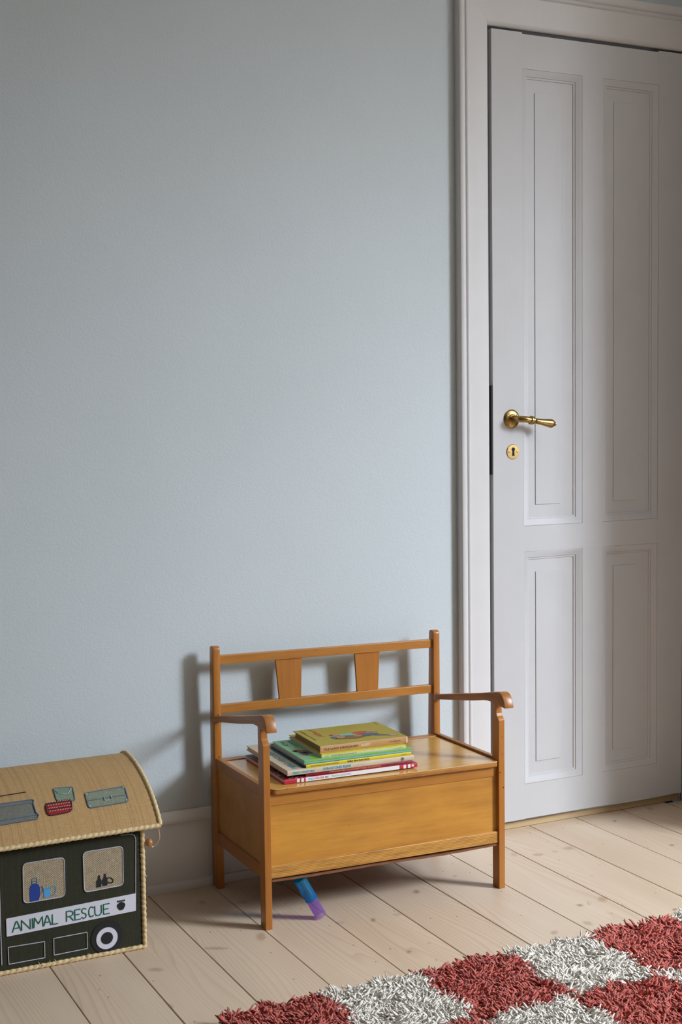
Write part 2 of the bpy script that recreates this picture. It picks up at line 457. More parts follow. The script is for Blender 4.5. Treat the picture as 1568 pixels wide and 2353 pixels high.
# jamb: lining behind the casing, with its stop
jm = MB().box(DX0 - .03, DX0, YB - .004, YB + .13, 0, DZ1 + .03).box(DX1, DX1 + .022, YB - .004, YB + .13, 0, DZ1 + .03).box(DX0, DX1, YB - .004, YB + .13, DZ1, DZ1 + .03)
jm.build('jamb', MTRIM, cas)
st = MB().box(DX0, DX0 + .03, YB + .030, YB + .12, 0, DZ1).box(DX1 - .03, DX1, YB + .030, YB + .12, 0, DZ1).box(DX0, DX1, YB + .030, YB + .12, DZ1 - .03, DZ1)
st.build('door_stop', MTRIM, cas)

th = struct(MB().box(DX0 + .001, DX1 - .001, 3.111, 3.128, 0.0005, .0185).build('trim_2', MTHRESH, bevel=.002), 'raw pine threshold strip below the white door')

# ------------------------------------------------------------------ the door
FY = 3.092
door = thing('door_1', 'white painted four-panel door with brass handle', None, (2.32, FY, 0.026), kind='structure')
LX0, LX1, LZ0, LZ1 = 1.9885, 2.637, 0.028, 2.157
PX = ((2.085, 2.281), (2.349, 2.545)); PZ = ((0.126, 0.771), (0.841, 2.063))
TY = FY + 0.036
def wob(co):
    return Vector((co.x, co.y, co.z + (0.0015 * math.sin(co.x * 61) + 0.001 * math.sin(co.x * 173) if co.z < 0.03 else 0)))
box(LX0, PX[0][0], FY, TY, LZ0, LZ1).build('stile', MDOOR, door)
box(PX[1][1], LX1, FY, TY, LZ0, LZ1).build('stile', MDOOR, door)
G = .00008
for z0, z1 in ((LZ0 + .001, PZ[0][0]), (PZ[0][1], PZ[1][0]), (PZ[1][1], LZ1 - .004)):
    box(PX[0][0] + G, PX[1][1] - G, FY + .00015, TY, z0, z1).build('rail', MDOORH, door)
for z0, z1 in PZ:
    box(PX[0][1], PX[1][0], FY + .0001, TY, z0 + G, z1 - G).build('muntin', MDOOR, door)
mprof = [(0, .0008), (.0012, .0003), (.005, .0016), (.010, .0042), (.0150, .0068), (.0170, .0074), (.0174, .0094), (.0205, .0096), (.0225, .0104), (.0232, .0125), (.0232, .016), (0, .016)]
def frame_sweep(x0, x1, z0, z1, profile, y):
    m = MB(); vs = []; n = len(profile)
    for cx_, cz, sx, sz in ((x0, z0, 1, 1), (x1, z0, -1, 1), (x1, z1, -1, -1), (x0, z1, 1, -1)):
        vs += [(cx_ + sx * d, y + h, cz + sz * d) for d, h in profile]
    fs = []
    for k in range(4):
        k2 = (k + 1) % 4
        for i in range(n): fs.append((k * n + i, k * n + (i + 1) % n, k2 * n + (i + 1) % n, k2 * n + i))
    return m.add(vs, fs)
for x0, x1 in PX:
    for z0, z1 in PZ:
        pn = box(x0, x1, FY + .0125, TY - .004, z0, z1).build('panel', MDOOR, door)
        frame_sweep(x0 + .0004, x1 - .0004, z0 + .0004, z1 - .0004, mprof, FY).build('panel_moulding', MDOOR, pn, smooth=True)
        box(x0 + .047, x1 - .066, FY + .0104, FY + .0128, z0 + .057, z1 - .058).build('raised_field', MDOOR, pn, bevel=.0004, segs=1)

BR = Mat('aged_brass', 0.22, Metallic=1.0)
bn = BR.noise(BR.obj(), 90, 4, 0.6)
BR.color(BR.mix(BR.ramp(bn, (0.35, 0), (0.7, 1)), (0.46, 0.30, 0.105), (0.29, 0.18, 0.055)))
BR.rough(BR.math('ADD', BR.math('MULTIPLY', bn, 0.22), 0.20))
MBRASS = BR.m
MBRASS2 = Mat('polished_brass', 0.28, (0.86, 0.58, 0.24), Metallic=1.0).m

hx, hz = 2.047, 1.1335
rp = [(.0247, 0), (.0250, .0015), (.0235, .0035), (.019, .0050), (.013, .0062), (.0115, .0085), (.0105, .0095), (.0, .0095)]
hnd = MB().lathe([(max(r, .0003), h) for r, h in rp], (hx, FY, hz), (0, -1, 0), 48).build('door_handle', MBRASS, door, smooth=True, label='round brass rosette with lever handle')
for a in (150, 30, 270):
    sx_, sz_ = hx + .0175 * math.cos(math.radians(a)), hz + .0175 * math.sin(math.radians(a))
    MB().lathe([(.0030, 0), (.0030, .0012), (.0018, .0022), (.0002, .0024)], (sx_, FY - .0046, sz_), (0, -1, 0), 14).build('screw', MBRASS2, hnd, smooth=True)
path = []
for k in range(5): path.append((hx + .002, FY - .006 - k * .0055, hz))
for k in range(1, 9):
    a = k / 8 * math.radians(82)
    path.append((hx + .002 + .019 * (1 - math.cos(a)), FY - .028 - .017 * math.sin(a), hz - .0020 * k / 8))
xe, ye, ze = path[-1]
path.append((2.0775, ye + .001, 1.1300))
rad = [.0100, .0092, .0088, .0087, .0087] + [.0088] * 8 + [.0086]
MB().sweep(path, rad, 16).build('lever_neck', MBRASS, hnd, smooth=True)
A_ = Vector((2.0765, ye + .001, 1.1300)); B_ = Vector((2.1640, ye + .006, 1.1172))
gp = [(0, .0075), (.02, .0096), (.05, .0098), (.065, .0082), (.08, .0082), (.09, .0092), (.12, .0092), (.14, .0078), (.22, .0066), (.34, .0064), (.5, .0072), (.66, .0086), (.78, .0099), (.82, .0100), (.86, .0092), (.92, .0058), (.935, .0042), (.945, .0048), (.97, .0050), (.99, .0036), (1.0, .0008)]
MB().sweep([A_.lerp(B_, t) for t, r in gp], [r * 1.22 for t, r in gp], 24).build('lever_grip', MBRASS, hnd, smooth=True)
ex, ez = 2.051, 1.0447
esc = MB().lathe([(.0202, 0), (.0204, .0012), (.0190, .0024), (.0002, .0026)], (ex, FY, ez), (0, -1, 0), 48).build('keyhole_plate', MBRASS2, door, smooth=True, label='bright brass keyhole plate')
KS = 1.45
kp = [(-.0026, -.0075), (.0026, -.0075), (.0020, .0015)] + [(.0036 * math.cos(t), .0045 + .0036 * math.sin(t)) for t in np.linspace(-1.0, math.pi + 1.0, 16)] + [(-.0020, .0015)]
MB().prism(kp, lambda p, t: (ex + p[0] * KS, t, ez + p[1] * KS), FY - .0029, FY - .0024).build('keyhole', MDARK, esc)
for s in (-1, 1):
    MB().lathe([(.0024, 0), (.0023, .0008), (.0002, .0013)], (ex + s * .0130, FY - .0024, ez), (0, -1, 0), 12).build('screw', MBRASS, esc, smooth=True)
box(LX0 - .0040, LX0 + .001, FY + .0008, FY + .020, .985, 1.223).build('lock_plate', MBLACK, door)
hg = MB()
hg.lathe([(.0002, 0), (.006, .001), (.007, .004), (.007, .058), (.006, .061), (.0002, .062)], (2.641, FY - .004, .400), (0, 0, 1), 16)
hg.build('hinge', MTRIM, door, smooth=True)
MB().lathe([(.0002, 0), (.006, .001), (.007, .004), (.007, .058), (.006, .061), (.0002, .062)], (2.641, FY - .004, 1.83), (0, 0, 1), 16).build('hinge', MTRIM, door, smooth=True)

# ------------------------------------------------------------------ the bench
W_, D_ = 0.622, 0.339
P00, P10, P01, P11 = Vector((1.158, 2.746)), Vector((1.780, 2.7235)), Vector((1.160, 3.081)), Vector((1.7797, 3.062))
def bw(co):
    u, v = co.x / W_, co.y / D_
    p = P00 * (1 - u) * (1 - v) + P10 * u * (1 - v) + P01 * (1 - u) * v + P11 * u * v
    return Vector((p.x, p.y, co.z * (1 - 0.0135 * u)))
bench = thing('storage_bench', 'small honey-brown wooden storage bench with armrests and slatted back', 'bench', (1.469, 2.90, 0))
def bp(mb, name, mat, parent=bench, bevel=.0012, segs=2, **k): return mb.build(name, mat, parent, bevel=bevel, segs=segs, warp=bw, **k)
def alx(p, t): return (t, p[0], p[1])

# back posts
arc = lambda c, r, a0, a1, n=6: [(c[0] + r * math.cos(math.radians(a0 + (a1 - a0) * i / n)), c[1] + r * math.sin(math.radians(a0 + (a1 - a0) * i / n))) for i in range(n + 1)]
pp = [(.305, 0)] + arc((.314, .588), .009, 180, 90) + arc((.321, .588), .009, 90, 0) + [(.338, .33), (.339, .30), (.339, 0)]
for x0 in (0, W_ - .0175):
    bp(MB().prism(pp, alx, x0, x0 + .0175), 'back_post', MBZ, smooth=True)
# front legs
lp = [(0, 0), (0, .419), (.0035, .4235), (.0085, .4285), (.0110, .4345), (.0118, .442), (.0118, .458), (.0295, .458), (.0295, 0)]
for x0 in (0, W_ - .0165):
    bp(MB().prism(lp, alx, x0, x0 + .0165), 'leg', MBZ)
# arms
ap = [(.306, .4275), (.16, .4565), (.117, .4645), (.031, .4830), (.004, .4885), (-.006, .4895), (-.014, .4870), (-.0205, .4820), (-.0255, .4745), (-.029, .4655), (-.032, .4540), (-.0185, .4550), (.009, .4575), (.0275, .4595), (.046, .4598), (.065, .4570), (.092, .4515), (.117, .4465), (.159, .4390), (.277, .4195), (.306, .4150)]
for x0, x1 in ((-.003, .0215), (W_ - .0190, W_ + .0055)):
    bp(MB().prism(ap, alx, x0, x1), 'armrest', MBY, bevel=.0015, smooth=True)
# back rails and slats
bp(box(.0165, W_ - .0165, .312, .326, .5515, .5730), 'back_rail', MBX)
bp(box(.0165, W_ - .0165, .312, .326, .4310, .4525), 'back_rail', MBX)
for (a, b, c, d) in ((1.3254, 1.3958, 1.3344, 1.3928), (1.5421, 1.6123, 1.5480, 1.6068)):
    q = [(c - 1.159, .451), (d - 1.159, .451), (b - 1.159, .553), (a - 1.159, .553)]
    bp(MB().prism(q, lambda p, t: (p[0], t, p[1]), .3155, .3225), 'back_slat', MBZ, bevel=.0006)
# seat box
for x0 in (.0020, W_ - .0150):
    bp(box(x0, x0 + .0130, .0290, .3055, .2980, .3240), 'side_rail', MBY)
    bp(box(x0, x0 + .0130, .0290, .3055, .1125, .1420), 'side_rail', MBY)
for x0 in (.0065, W_ - .0115):
    bp(box(x0, x0 + .005, .0285, .3060, .138, .302), 'side_panel', MPLYS, bevel=0)
bp(box(.0160, W_ - .0160, .0095, .0200, .2790, .3056), 'front_rail', MBX)
bp(box(.0160, W_ - .0160, .0040, .0190, .1140, .1430), 'front_rail', MPINE, bevel=.002)
bp(box(.0160, W_ - .0160, .0115, .0165, .140, .283), 'front_panel', MPLY, bevel=0)
bp(box(.0160, W_ - .0160, .318, .323, .1140, .300), 'back_panel', MPLYS, bevel=0)
bp(box(.0160, W_ - .0160, .2925, .316, .300, .3205), 'back_rail', MBX, label='low rail behind the lid')
def rrect(x0, x1, y0, y1, r):
    out = []
    rs = r if hasattr(r, '__len__') else (r,) * 4
    for (cx_, cy_, a0), rr in zip(((x1 - 0, y1, 0), (x0, y1, 90), (x0, y0, 180), (x1, y0, 270)), rs):
        sx = -1 if a0 in (0, 270) else 1; sy = -1 if a0 in (0, 90) else 1
        out += arc((cx_ + sx * rr, cy_ + sy * rr), rr, a0, a0 + 90, 6)
    return out
lidp = rrect(.0205, W_ - .0180, -.0010, .2905, (.002, .002, .0125, .007))
lidm = MB().prism(lidp, lambda p, t: (p[0], p[1], t), .3162, .3185)
lid = bp(lidm, 'lid', MLID, bevel=.001)
bp(MB().prism(rrect(.0208, W_ - .0183, -.0006, .2900, (.002, .002, .0125, .007)), lambda p, t: (p[0], p[1], t), .3058, .3161), 'lid_edge', MPINE2, lid, bevel=.001, smooth=True)
# small dark screw heads at the joints
for q, axd in (((.0105, .3046, .4300), (0, -1, 0)), ((W_ - .0090, .3046, .4300), (0, -1, 0)), ((W_ - .0125, -.0002, .2900), (0, -1, 0)), ((W_ - .0040, -.0002, .2520), (0, -1, 0)), ((.0105, .3046, .3270), (0, -1, 0))):
    bp(MB().lathe([(.0016, 0), (.0014, .0006), (.0002, .0008)], q, axd, 10), 'screw', MBLACK, bevel=0)
# loose hardboard bottom
hb = MB(); nx, ny = 24, 2
def hbz(x): return .1085 - .0018 * math.sin((x - .02) / .58 * math.pi) - .0010 * math.sin(x * 17)
vs = []
for zt in (-.0012, .0032):
    for i in range(nx + 1):
        for j in range(ny + 1):
            x = .0190 + .584 * i / nx; y = .0040 + .302 * j / ny
            vs.append((x, y + .0012 * math.sin(i * 2.7) * (j == 0), hbz(x) + zt))
n1 = (nx + 1) * (ny + 1); fs = []
idx = lambda s, i, j: s * n1 + i * (ny + 1) + j
for i in range(nx):
    for j in range(ny):
        fs.append((idx(0, i, j), idx(0, i, j + 1), idx(0, i + 1, j + 1), idx(0, i + 1, j)))
        fs.append((idx(1, i, j), idx(1, i + 1, j), idx(1, i + 1, j + 1), idx(1, i, j + 1)))
    for j in (0, ny): fs.append((idx(0, i, j), idx(0, i + 1, j), idx(1, i + 1, j), idx(1, i, j)))
for j in range(ny):
    for i in (0, nx): fs.append((idx(0, i, j), idx(0, i, j + 1), idx(1, i, j + 1), idx(1, i, j)))
hb.add(vs, fs); bp(hb, 'bottom_board', MHARD, bevel=0)

# ------------------------------------------------------------------ books
def text_mesh(body, spacing=1.0, bold=0.0, shear=0.0):
    cu = bpy.data.curves.new('lettering', 'FONT')
    cu.body = body; cu.size = 1.0; cu.space_character = spacing; cu.offset = bold; cu.shear = shear
    cu.resolution_u = 3
    o = bpy.data.objects.new('lettering', cu); COL.objects.link(o)
    bpy.context.view_layer.update()
    dg = bpy.context.evaluated_depsgraph_get()
    me = bpy.data.meshes.new_from_object(o.evaluated_get(dg))
    vs = [v.co.copy() for v in me.vertices]; fs = [tuple(p.vertices) for p in me.polygons]
    bpy.data.objects.remove(o, do_unlink=True); bpy.data.curves.remove(cu); bpy.data.meshes.remove(me)
    return vs, fs

def lettering(name, body, fn, a0, a1, b0, b1, mat, parent, spacing=1.0, bold=0.0, shear=0.0):
    """fn(a, b) -> 3D; text fills a0..a1 along its line and b0..b1 upwards (cap height)"""
    vs, fs = text_mesh(body, spacing, bold, shear)
    x0 = min(v.x for v in vs); x1 = max(v.x for v in vs)
    m = MB(); m.add([fn(a0 + (v.x - x0) / (x1 - x0) * (a1 - a0), b0 + v.y / 0.70 * (b1 - b0)) for v in vs], fs)
    return m.build(name, mat, parent)

MPAGE = plain('page_cream', (0.62, 0.50, 0.36), 0.9)
MPAGEW = plain('page_white', (0.72, 0.66, 0.56), 0.9)
MINK = plain('ink_black', (0.03, 0.025, 0.02), 0.6)
MWHITE = plain('print_white', (0.80, 0.79, 0.80), 0.45)

def cover(name, col, rough=0.38, col2=None, scale=14):
    M = Mat(name, rough)
    nz = M.noise(M.obj(), scale, 4, 0.6)
    M.color(M.mix(M.ramp(nz, (0.35, 0), (0.68, 1)), col, col2 or tuple(c * 0.88 for c in col)))
    return M.m

def book(name, label, L, ang, length, depth, z, t, mcover, mspine, mpage, ct=.0018, over=.0025, mback=None):
    """spine faces the viewer; local frame: x along the spine, y away from the viewer, z up"""
    ca, sa = math.cos(math.radians(ang)), math.sin(math.radians(ang))
    root = thing(name, label, 'book', (L[0] + ca * length / 2 - sa * depth / 2, L[1] + sa * length / 2 + ca * depth / 2, z), 'books piled on the bench lid')
    def fr(co): return Vector((L[0] + ca * co.x - sa * co.y, L[1] + sa * co.x + ca * co.y, z + co.z))
    def part(mb, nm, mat, parent=root, **k): return mb.build(nm, mat, parent, warp=fr, **k)
    top = part(box(0, length, .002, depth, t - ct, t), 'front_cover', mcover, bevel=.0004, segs=1)
    part(box(0, length, .002, depth, 0, ct), 'back_cover', mback or mcover, bevel=.0004, segs=1)
    r = min(.0022, t * .25)
    sp_ = MB().prism([(.0025, 0), (.001, .0), (0, r), (0, t - r), (.001, t), (.0025, t)], lambda p, x: (x, p[0], p[1]), 0, length)
    sp = part(sp_, 'spine', mspine, smooth=True)
    part(box(over, length - over, .0025, depth - over, ct, t - ct), 'page_block', mpage)
    F = lambda a, b: fr(Vector((a, -.00025, b)))
    T = lambda a, b: fr(Vector((a, b, t + .00025)))
    return dict(root=root, top=top, spine=sp, F=F, T=T, fr=fr, part=part, L=length, D=depth, t=t)

def spine_text(B, s, a0, a1, mat, b0=.28, b1=.68, **k):
    return lettering('spine_title', s, B['F'], a0 * B['L'], a1 * B['L'], b0 * B['t'], b1 * B['t'], mat, B['spine'], **k)
def spine_patch(B, a0, a1, mat, nm='spine_stripe', b0=.06, b1=.94, off=.00012):
    return B['part'](box(a0 * B['L'], a1 * B['L'], -off, .0006, b0 * B['t'], b1 * B['t']), nm, mat, B['spine'])
def top_text(B, s, x, y0, y1, h, mat, **k):
    """line of print on the upper cover running away from the viewer, letter tops towards the book's head (left)"""
    fn = lambda a, b: B['T'](x - b, a)
    return lettering('cover_title', s, fn, y0, y1, 0, h, mat, B['top'], **k)

MTEAL_INK = plain('ink_teal', (0.02, 0.30, 0.42), 0.5)
MGREY_INK = plain('ink_grey', (0.22, 0.22, 0.23), 0.6)
z0 = .3172
LIDZ = lambda x: .3185 * (1 - .0135 * (x - 1.158) / W_)
z = .3190
# bottom: wide red picture book
M1 = Mat('cover_dark_crowd', 0.35)
vv = M1.n('TexVoronoi'); M1.set(vv, 'Vector', M1.obj()); M1.set(vv, 'Scale', 210.0)
sep = M1.n('SeparateXYZ'); M1.set(sep, 0, vv.outputs['Color'])
c = M1.mix(M1.math('GREATER_THAN', sep.outputs[0], 0.62), (0.09, 0.02, 0.03), (0.42, 0.03, 0.05))
c = M1.mix(M1.math('GREATER_THAN', sep.outputs[1], 0.88), c, (0.10, 0.22, 0.24))
M1.color(M1.mix(M1.math('GREATER_THAN', sep.outputs[2], 0.93), c, (0.5, 0.4, 0.35)))
MRED = cover('cover_red', (0.55, 0.025, 0.055))
B1 = book('picture_book', 'wide red picture book with white spine panel, bottom of the pile', (1.2194, 2.7702), -2.3, .338, .255, z, .0100, M1.m, MRED, MPAGEW, mback=MRED)
spine_patch(B1, .155, .860, MWHITE, 'spine_panel', .04, .96)
for a in (.092, .123): spine_patch(B1, a, a + .020, MWHITE)
for a in (.893, .928): spine_patch(B1, a - .002, a + .018, MWHITE)
spine_patch(B1, .955, .972, MWHITE, b0=.3, b1=.75)
spine_text(B1, 'FIND', .175, .214, plain('ink_light_blue', (0.10, 0.40, 0.75)), .30, .72, bold=.02)
spine_text(B1, 'HOLGER', .220, .290, plain('ink_red', (0.60, 0.03, 0.06)), .30, .72, bold=.02)
spine_text(B1, 'NU', .297, .322, MINK, .30, .72, bold=.02)
spine_text(B1, 'MARTIN HANDFORD', .345, .492, MGREY_INK, .30, .70)
z += .0101
# maroon book
B2 = book('picture_book', 'slim maroon book between the red and the cream books', (1.2755, 2.7750), -4.2, .2665, .235, z, .0075, cover('cover_maroon', (0.16, 0.012, 0.02)), cover('spine_maroon', (0.36, 0.018, 0.035), col2=(0.26, 0.014, 0.028)), MPAGEW)
spine_text(B2, 'STEREORINGEN OG DANSERTOGEN PÅ EVENTYR', .22, .70, plain('ink_gold', (0.62, 0.38, 0.12)), .30, .74, bold=.01)
spine_text(B2, '· FILMENS HISTORIE', .71, .905, MINK, .30, .74, bold=.01)
def ring(B, a, r, b, mat, w=.22, nm='emblem'):
    m = MB(); n = 24; vs = []
    for k in range(n):
        t_ = 2 * math.pi * k / n
        for rr in (r, r * (1 - w)): vs.append(B['F'](a * B['L'] + rr * math.cos(t_), b * B['t'] + rr * math.sin(t_)))
    return m.add(vs, [(2 * k, 2 * ((k + 1) % n), 2 * ((k + 1) % n) + 1, 2 * k + 1) for k in range(n)]).build(nm, mat, B['spine'])
ring(B2, .945, .0024, .52, MINK)
z += .0076
# cream book with teal lettering
MCREAM = cover('cover_cream', (0.66, 0.55, 0.41), col2=(0.60, 0.49, 0.36))
B3 = book('picture_book', 'large cream book with teal lettering, middle of the pile', (1.2282, 2.7709), -2.2, .322, .270, z, .0114, MCREAM, MCREAM, MPAGEW)
spine_text(B3, 'PIERO VENTURA', .038, .205, MTEAL_INK, .25, .66, bold=.03, shear=.15)
spine_text(B3, 'LIVINGSTONES REJSER', .270, .490, MTEAL_INK, .30, .78, bold=.03, shear=.15)
ring(B3, .902, .0046, .50, MINK, .14)
for dx, h in ((-.0020, .0022), (-.0005, .0032), (.0010, .0032), (.0022, .0022)):
    a = .902 * B3['L'] + dx
    B3['part'](box(a - .0005, a + .0004, -.0002, .0004, .5 * B3['t'] - h, .5 * B3['t'] + h), 'emblem_bar', MINK, B3['spine'])
top_text(B3, 'PIERO VENTURA', .031, .012, .180, .013, MTEAL_INK, bold=.03, shear=.1)
B3['part'](box(.040, .300, .010, .250, B3['t'] - .0001, B3['t'] + .0001), 'cover_picture', cover('cover_navy_shaded', (0.035, 0.06, 0.115), col2=(0.02, 0.09, 0.15)), B3['top'])  # navy cover area, with shade under the books above put into its colour
top_text(B3, 'LIVINGSTONES', .058, .018, .235, .017, plain('ink_teal_bright', (0.03, 0.25, 0.36)), bold=.03, shear=.1)
z += .0115
# yellow-spined book
MYEL = cover('spine_yellow', (0.70, 0.56, 0.015), col2=(0.64, 0.50, 0.012))
B4 = book('picture_book', 'slim book with a bright yellow spine above the cream book', (1.2762, 2.7737), -2.4, .2687, .225, z, .0076, cover('cover_navy', (0.02, 0.03, 0.07)), MYEL, MPAGEW)
spine_text(B4, 'BRUNSTRØM OG CHRISTOFFERSEN', .045, .300, plain('ink_olive', (0.16, 0.11, 0.02)), .30, .64, bold=.01)
spine_text(B4, 'Sallys fars fede ferie', .382, .592, MINK, .28, .80, bold=.025)
spine_text(B4, 'CARLSEN', .893, .955, plain('ink_olive_2', (0.16, 0.11, 0.02)), .32, .62)
z += .0077
# teal green book
MTEALC = Mat('cover_teal_green', 0.32)
gr = MTEALC.n('SeparateXYZ'); MTEALC.set(gr, 0, MTEALC.obj())
MTEALC.color(MTEALC.mix(MTEALC.ramp(MTEALC.noise(MTEALC.obj(), 12, 3), (0.3, 0), (0.7, 1)), (0.17, 0.46, 0.26), (0.21, 0.50, 0.30)))
MLGREEN = cover('cover_grass_green', (0.25, 0.52, 0.10), col2=(0.17, 0.42, 0.07))
MAQUA = cover('spine_aqua', (0.24, 0.56, 0.46))
B5 = book('picture_book', 'teal green picture book with a grass green edge under the yellow book', (1.2736, 2.7777), -2.7, .2725, .205, z, .0090, MTEALC.m, MAQUA, MPAGEW, mback=MAQUA)
B5['part'](box(.018, .2715, .001, .030, B5['t'] - .0002, B5['t'] + .00012), 'grass_border', MLGREEN, B5['top'])
spine_patch(B5, 0, 1, MLGREEN, 'spine_band', .60, .985)
spine_patch(B5, 0, 1, plain('spine_gap_line', (0.10, 0.06, 0.05)), 'spine_line', .53, .60)
MDGREEN = plain('ink_dark_green', (0.02, 0.07, 0.04))
top_text(B5, 'Da', .020, .150, .188, .011, MDGREEN)
top_text(B5, 'Lama', .038, .128, .190, .011, MDGREEN)
MBRN = plain('print_brown', (0.16, 0.07, 0.05)); MPINK = plain('print_pink', (0.52, 0.26, 0.20)); MNAVYP = plain('print_slate', (0.05, 0.07, 0.12))
def blob(B, cx_, cy_, rx, ry, mat, ang=0, nm='cover_picture', lump=.12, seed=0, off=.0003):
    pts = []
    for k in range(28):
        t_ = 2 * math.pi * k / 28
        q = 1 + lump * math.sin(3 * t_ + seed) + lump * .6 * math.sin(5 * t_ + 2 * seed)
        x, y = rx * q * math.cos(t_), ry * q * math.sin(t_)
        c_, s_ = math.cos(ang), math.sin(ang)
        p = B['fr'](Vector((cx_ + x * c_ - y * s_, cy_ + x * s_ + y * c_, B['t'] + off)))
        pts.append(p)
    m = MB(); m.add(pts, [tuple(range(28))])
    return m.build(nm, mat, B['top'])
def LOC(B, X, Y):
    d = Vector((X, Y)) - Vector(B['fr'](Vector((0, 0, 0))).xy)
    ex_ = (B['fr'](Vector((1, 0, 0))) - B['fr'](Vector((0, 0, 0)))).xy; ey_ = (B['fr'](Vector((0, 1, 0))) - B['fr'](Vector((0, 0, 0)))).xy
    return d.dot(ex_), d.dot(ey_)
for (X, Y, rx, ry, m_, a, s) in ((1.306, 2.856, .012, .026, MBRN, .6, 1), (1.302, 2.838, .009, .014, MNAVYP, .2, 2), (1.290, 2.870, .004, .008, MPINK, .9, 3), (1.290, 2.821, .009, .005, MPINK, .1, 4)):
    x_, y_ = LOC(B5, X, Y); blob(B5, x_, y_, rx, ry, m_, a, seed=s)
z += .0091
# yellow square book with pale spine
MYC = cover('cover_yellow', (0.62, 0.52, 0.03))
MPALE = cover('spine_pale_green', (0.66, 0.70, 0.46))
B6 = book('picture_book', 'square yellow book with a pale spine, second from the top', (1.3183, 2.7795), -3.6, .214, .215, z, .0082, MYC, MPALE, MPAGEW, mback=MPALE)
spine_patch(B6, 0, 1, cover('spine_yellow_edge', (0.74, 0.62, 0.02)), 'spine_band', .70, .985)
spine_text(B6, 'KEY', .045, .083, MGREY_INK, .22, .56)
spine_text(B6, 'PETER PEDAL BAGER PIZZA', .115, .410, MGREY_INK, .20, .58)
spine_text(B6, 'CARLSEN', .850, .955, MGREY_INK, .22, .54, spacing=1.2)
z += .0083
# top: olive hardback with tan spine
MOLIVE = cover('cover_olive_cloth', (0.40, 0.33, 0.045), col2=(0.36, 0.29, 0.035), rough=0.5)
MTAN = cover('spine_tan', (0.56, 0.31, 0.13), col2=(0.48, 0.25, 0.09), rough=0.5)
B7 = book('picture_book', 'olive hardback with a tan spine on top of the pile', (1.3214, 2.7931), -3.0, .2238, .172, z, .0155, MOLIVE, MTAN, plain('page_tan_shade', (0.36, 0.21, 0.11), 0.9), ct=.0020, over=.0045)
spine_text(B7, 'OLE LUND KIRKEGAARD', .040, .430, MINK, .32, .62, spacing=1.08, bold=.015)
spine_text(B7, 'ALBERT', .462, .570, plain('ink_pale', (0.72, 0.66, 0.55)), .34, .66, bold=.02)
spine_text(B7, 'GYLDENDAL', .785, .920, plain('ink_brown', (0.10, 0.04, 0.02)), .36, .60, spacing=1.15)
spine_patch(B7, .985, 1.0, plain('worn_paper', (0.70, 0.60, 0.48), 0.8), 'worn_edge', .05, .95)
MRUST = plain('ink_rust', (0.38, 0.045, 0.025))
top_text(B7, 'Albert', .046, .084, .166, .014, MRUST, shear=.2, bold=.01)
top_text(B7, 'Ole Lund Kirkegaard', .016, .060, .164, .0060, MINK, shear=.2)
top_text(B7, 'Gyldendal', .214, .140, .172, .0040, MINK)
# plain patches of colour in place of the cover drawing
PB = [(1.386, 2.853, .0065, .0085, (0.06, 0.12, 0.34), 0, 1), (1.392, 2.880, .005, .006, (0.34, 0.06, 0.05), 0, 2), (1.404, 2.875, .012, .0065, (0.50, 0.27, 0.22), .2, 3),
      (1.432, 2.867, .024, .012, (0.22, 0.42, 0.36), -.05, 4), (1.425, 2.840, .036, .016, (0.20, 0.115, 0.05), .05, 5), (1.462, 2.868, .018, .015, (0.45, 0.075, 0.05), .1, 6),
      (1.448, 2.845, .013, .006, (0.55, 0.24, 0.03), 0, 7), (1.474, 2.846, .022, .014, (0.075, 0.11, 0.17), .1, 8), (1.497, 2.826, .019, .0055, (0.075, 0.11, 0.17), -.45, 9),
      (1.522, 2.811, .009, .007, (0.48, 0.29, 0.20), 0, 10), (1.495, 2.872, .014, .007, (0.48, 0.29, 0.20), -.3, 11), (1.404, 2.848, .010, .006, (0.50, 0.27, 0.22), 0, 12)]
for i, (X, Y, rx, ry, c_, a, s) in enumerate(PB):
    x_, y_ = LOC(B7, X, Y)
    blob(B7, x_, y_, rx + .0010, ry + .0010, MINK, a, seed=s, off=.00022 + i * .00002)
    blob(B7, x_, y_, rx, ry, plain('cover_patch', c_, 0.5), a, seed=s, off=.00032 + i * .00002)

# ------------------------------------------------------------------ coloured plastic tube
def tinted(name, c, dens):
    """thin clear tinted plastic; the tint is per wall surface"""
    M = Mat(name, 0.1)
    t_ = M.n('BsdfTransparent', i_Color=c); g = M.n('BsdfGlossy', i_Roughness=0.15); d = M.n('BsdfDiffuse', i_Color=tuple(x ** 3 for x in c)); tl = M.n('BsdfTranslucent', i_Color=tuple(x ** 3 for x in c))
    ad = M.n('MixShader', i_0=0.5); M.nt.links.new(d.outputs[0], ad.inputs[1]); M.nt.links.new(tl.outputs[0], ad.inputs[2])
    m1 = M.n('MixShader', i_0=dens); M.nt.links.new(t_.outputs[0], m1.inputs[1]); M.nt.links.new(ad.outputs[0], m1.inputs[2])
    m2 = M.n('MixShader', i_0=0.05); M.nt.links.new(m1.outputs[0], m2.inputs[1]); M.nt.links.new(g.outputs[0], m2.inputs[2])
    M.nt.links.new(m2.outputs[0], M.out.inputs[0])
    return M.m
tb = Vector((1.2987, 2.7535, .0066)); tt = Vector((1.2515, 2.7650, .0975))
tube = thing('plastic_tube', 'translucent blue and purple plastic tube standing under the bench', 'tube', (1.2987, 2.7525, 0))
ax = (tt - tb).normalized(); LT = (tt - tb).length
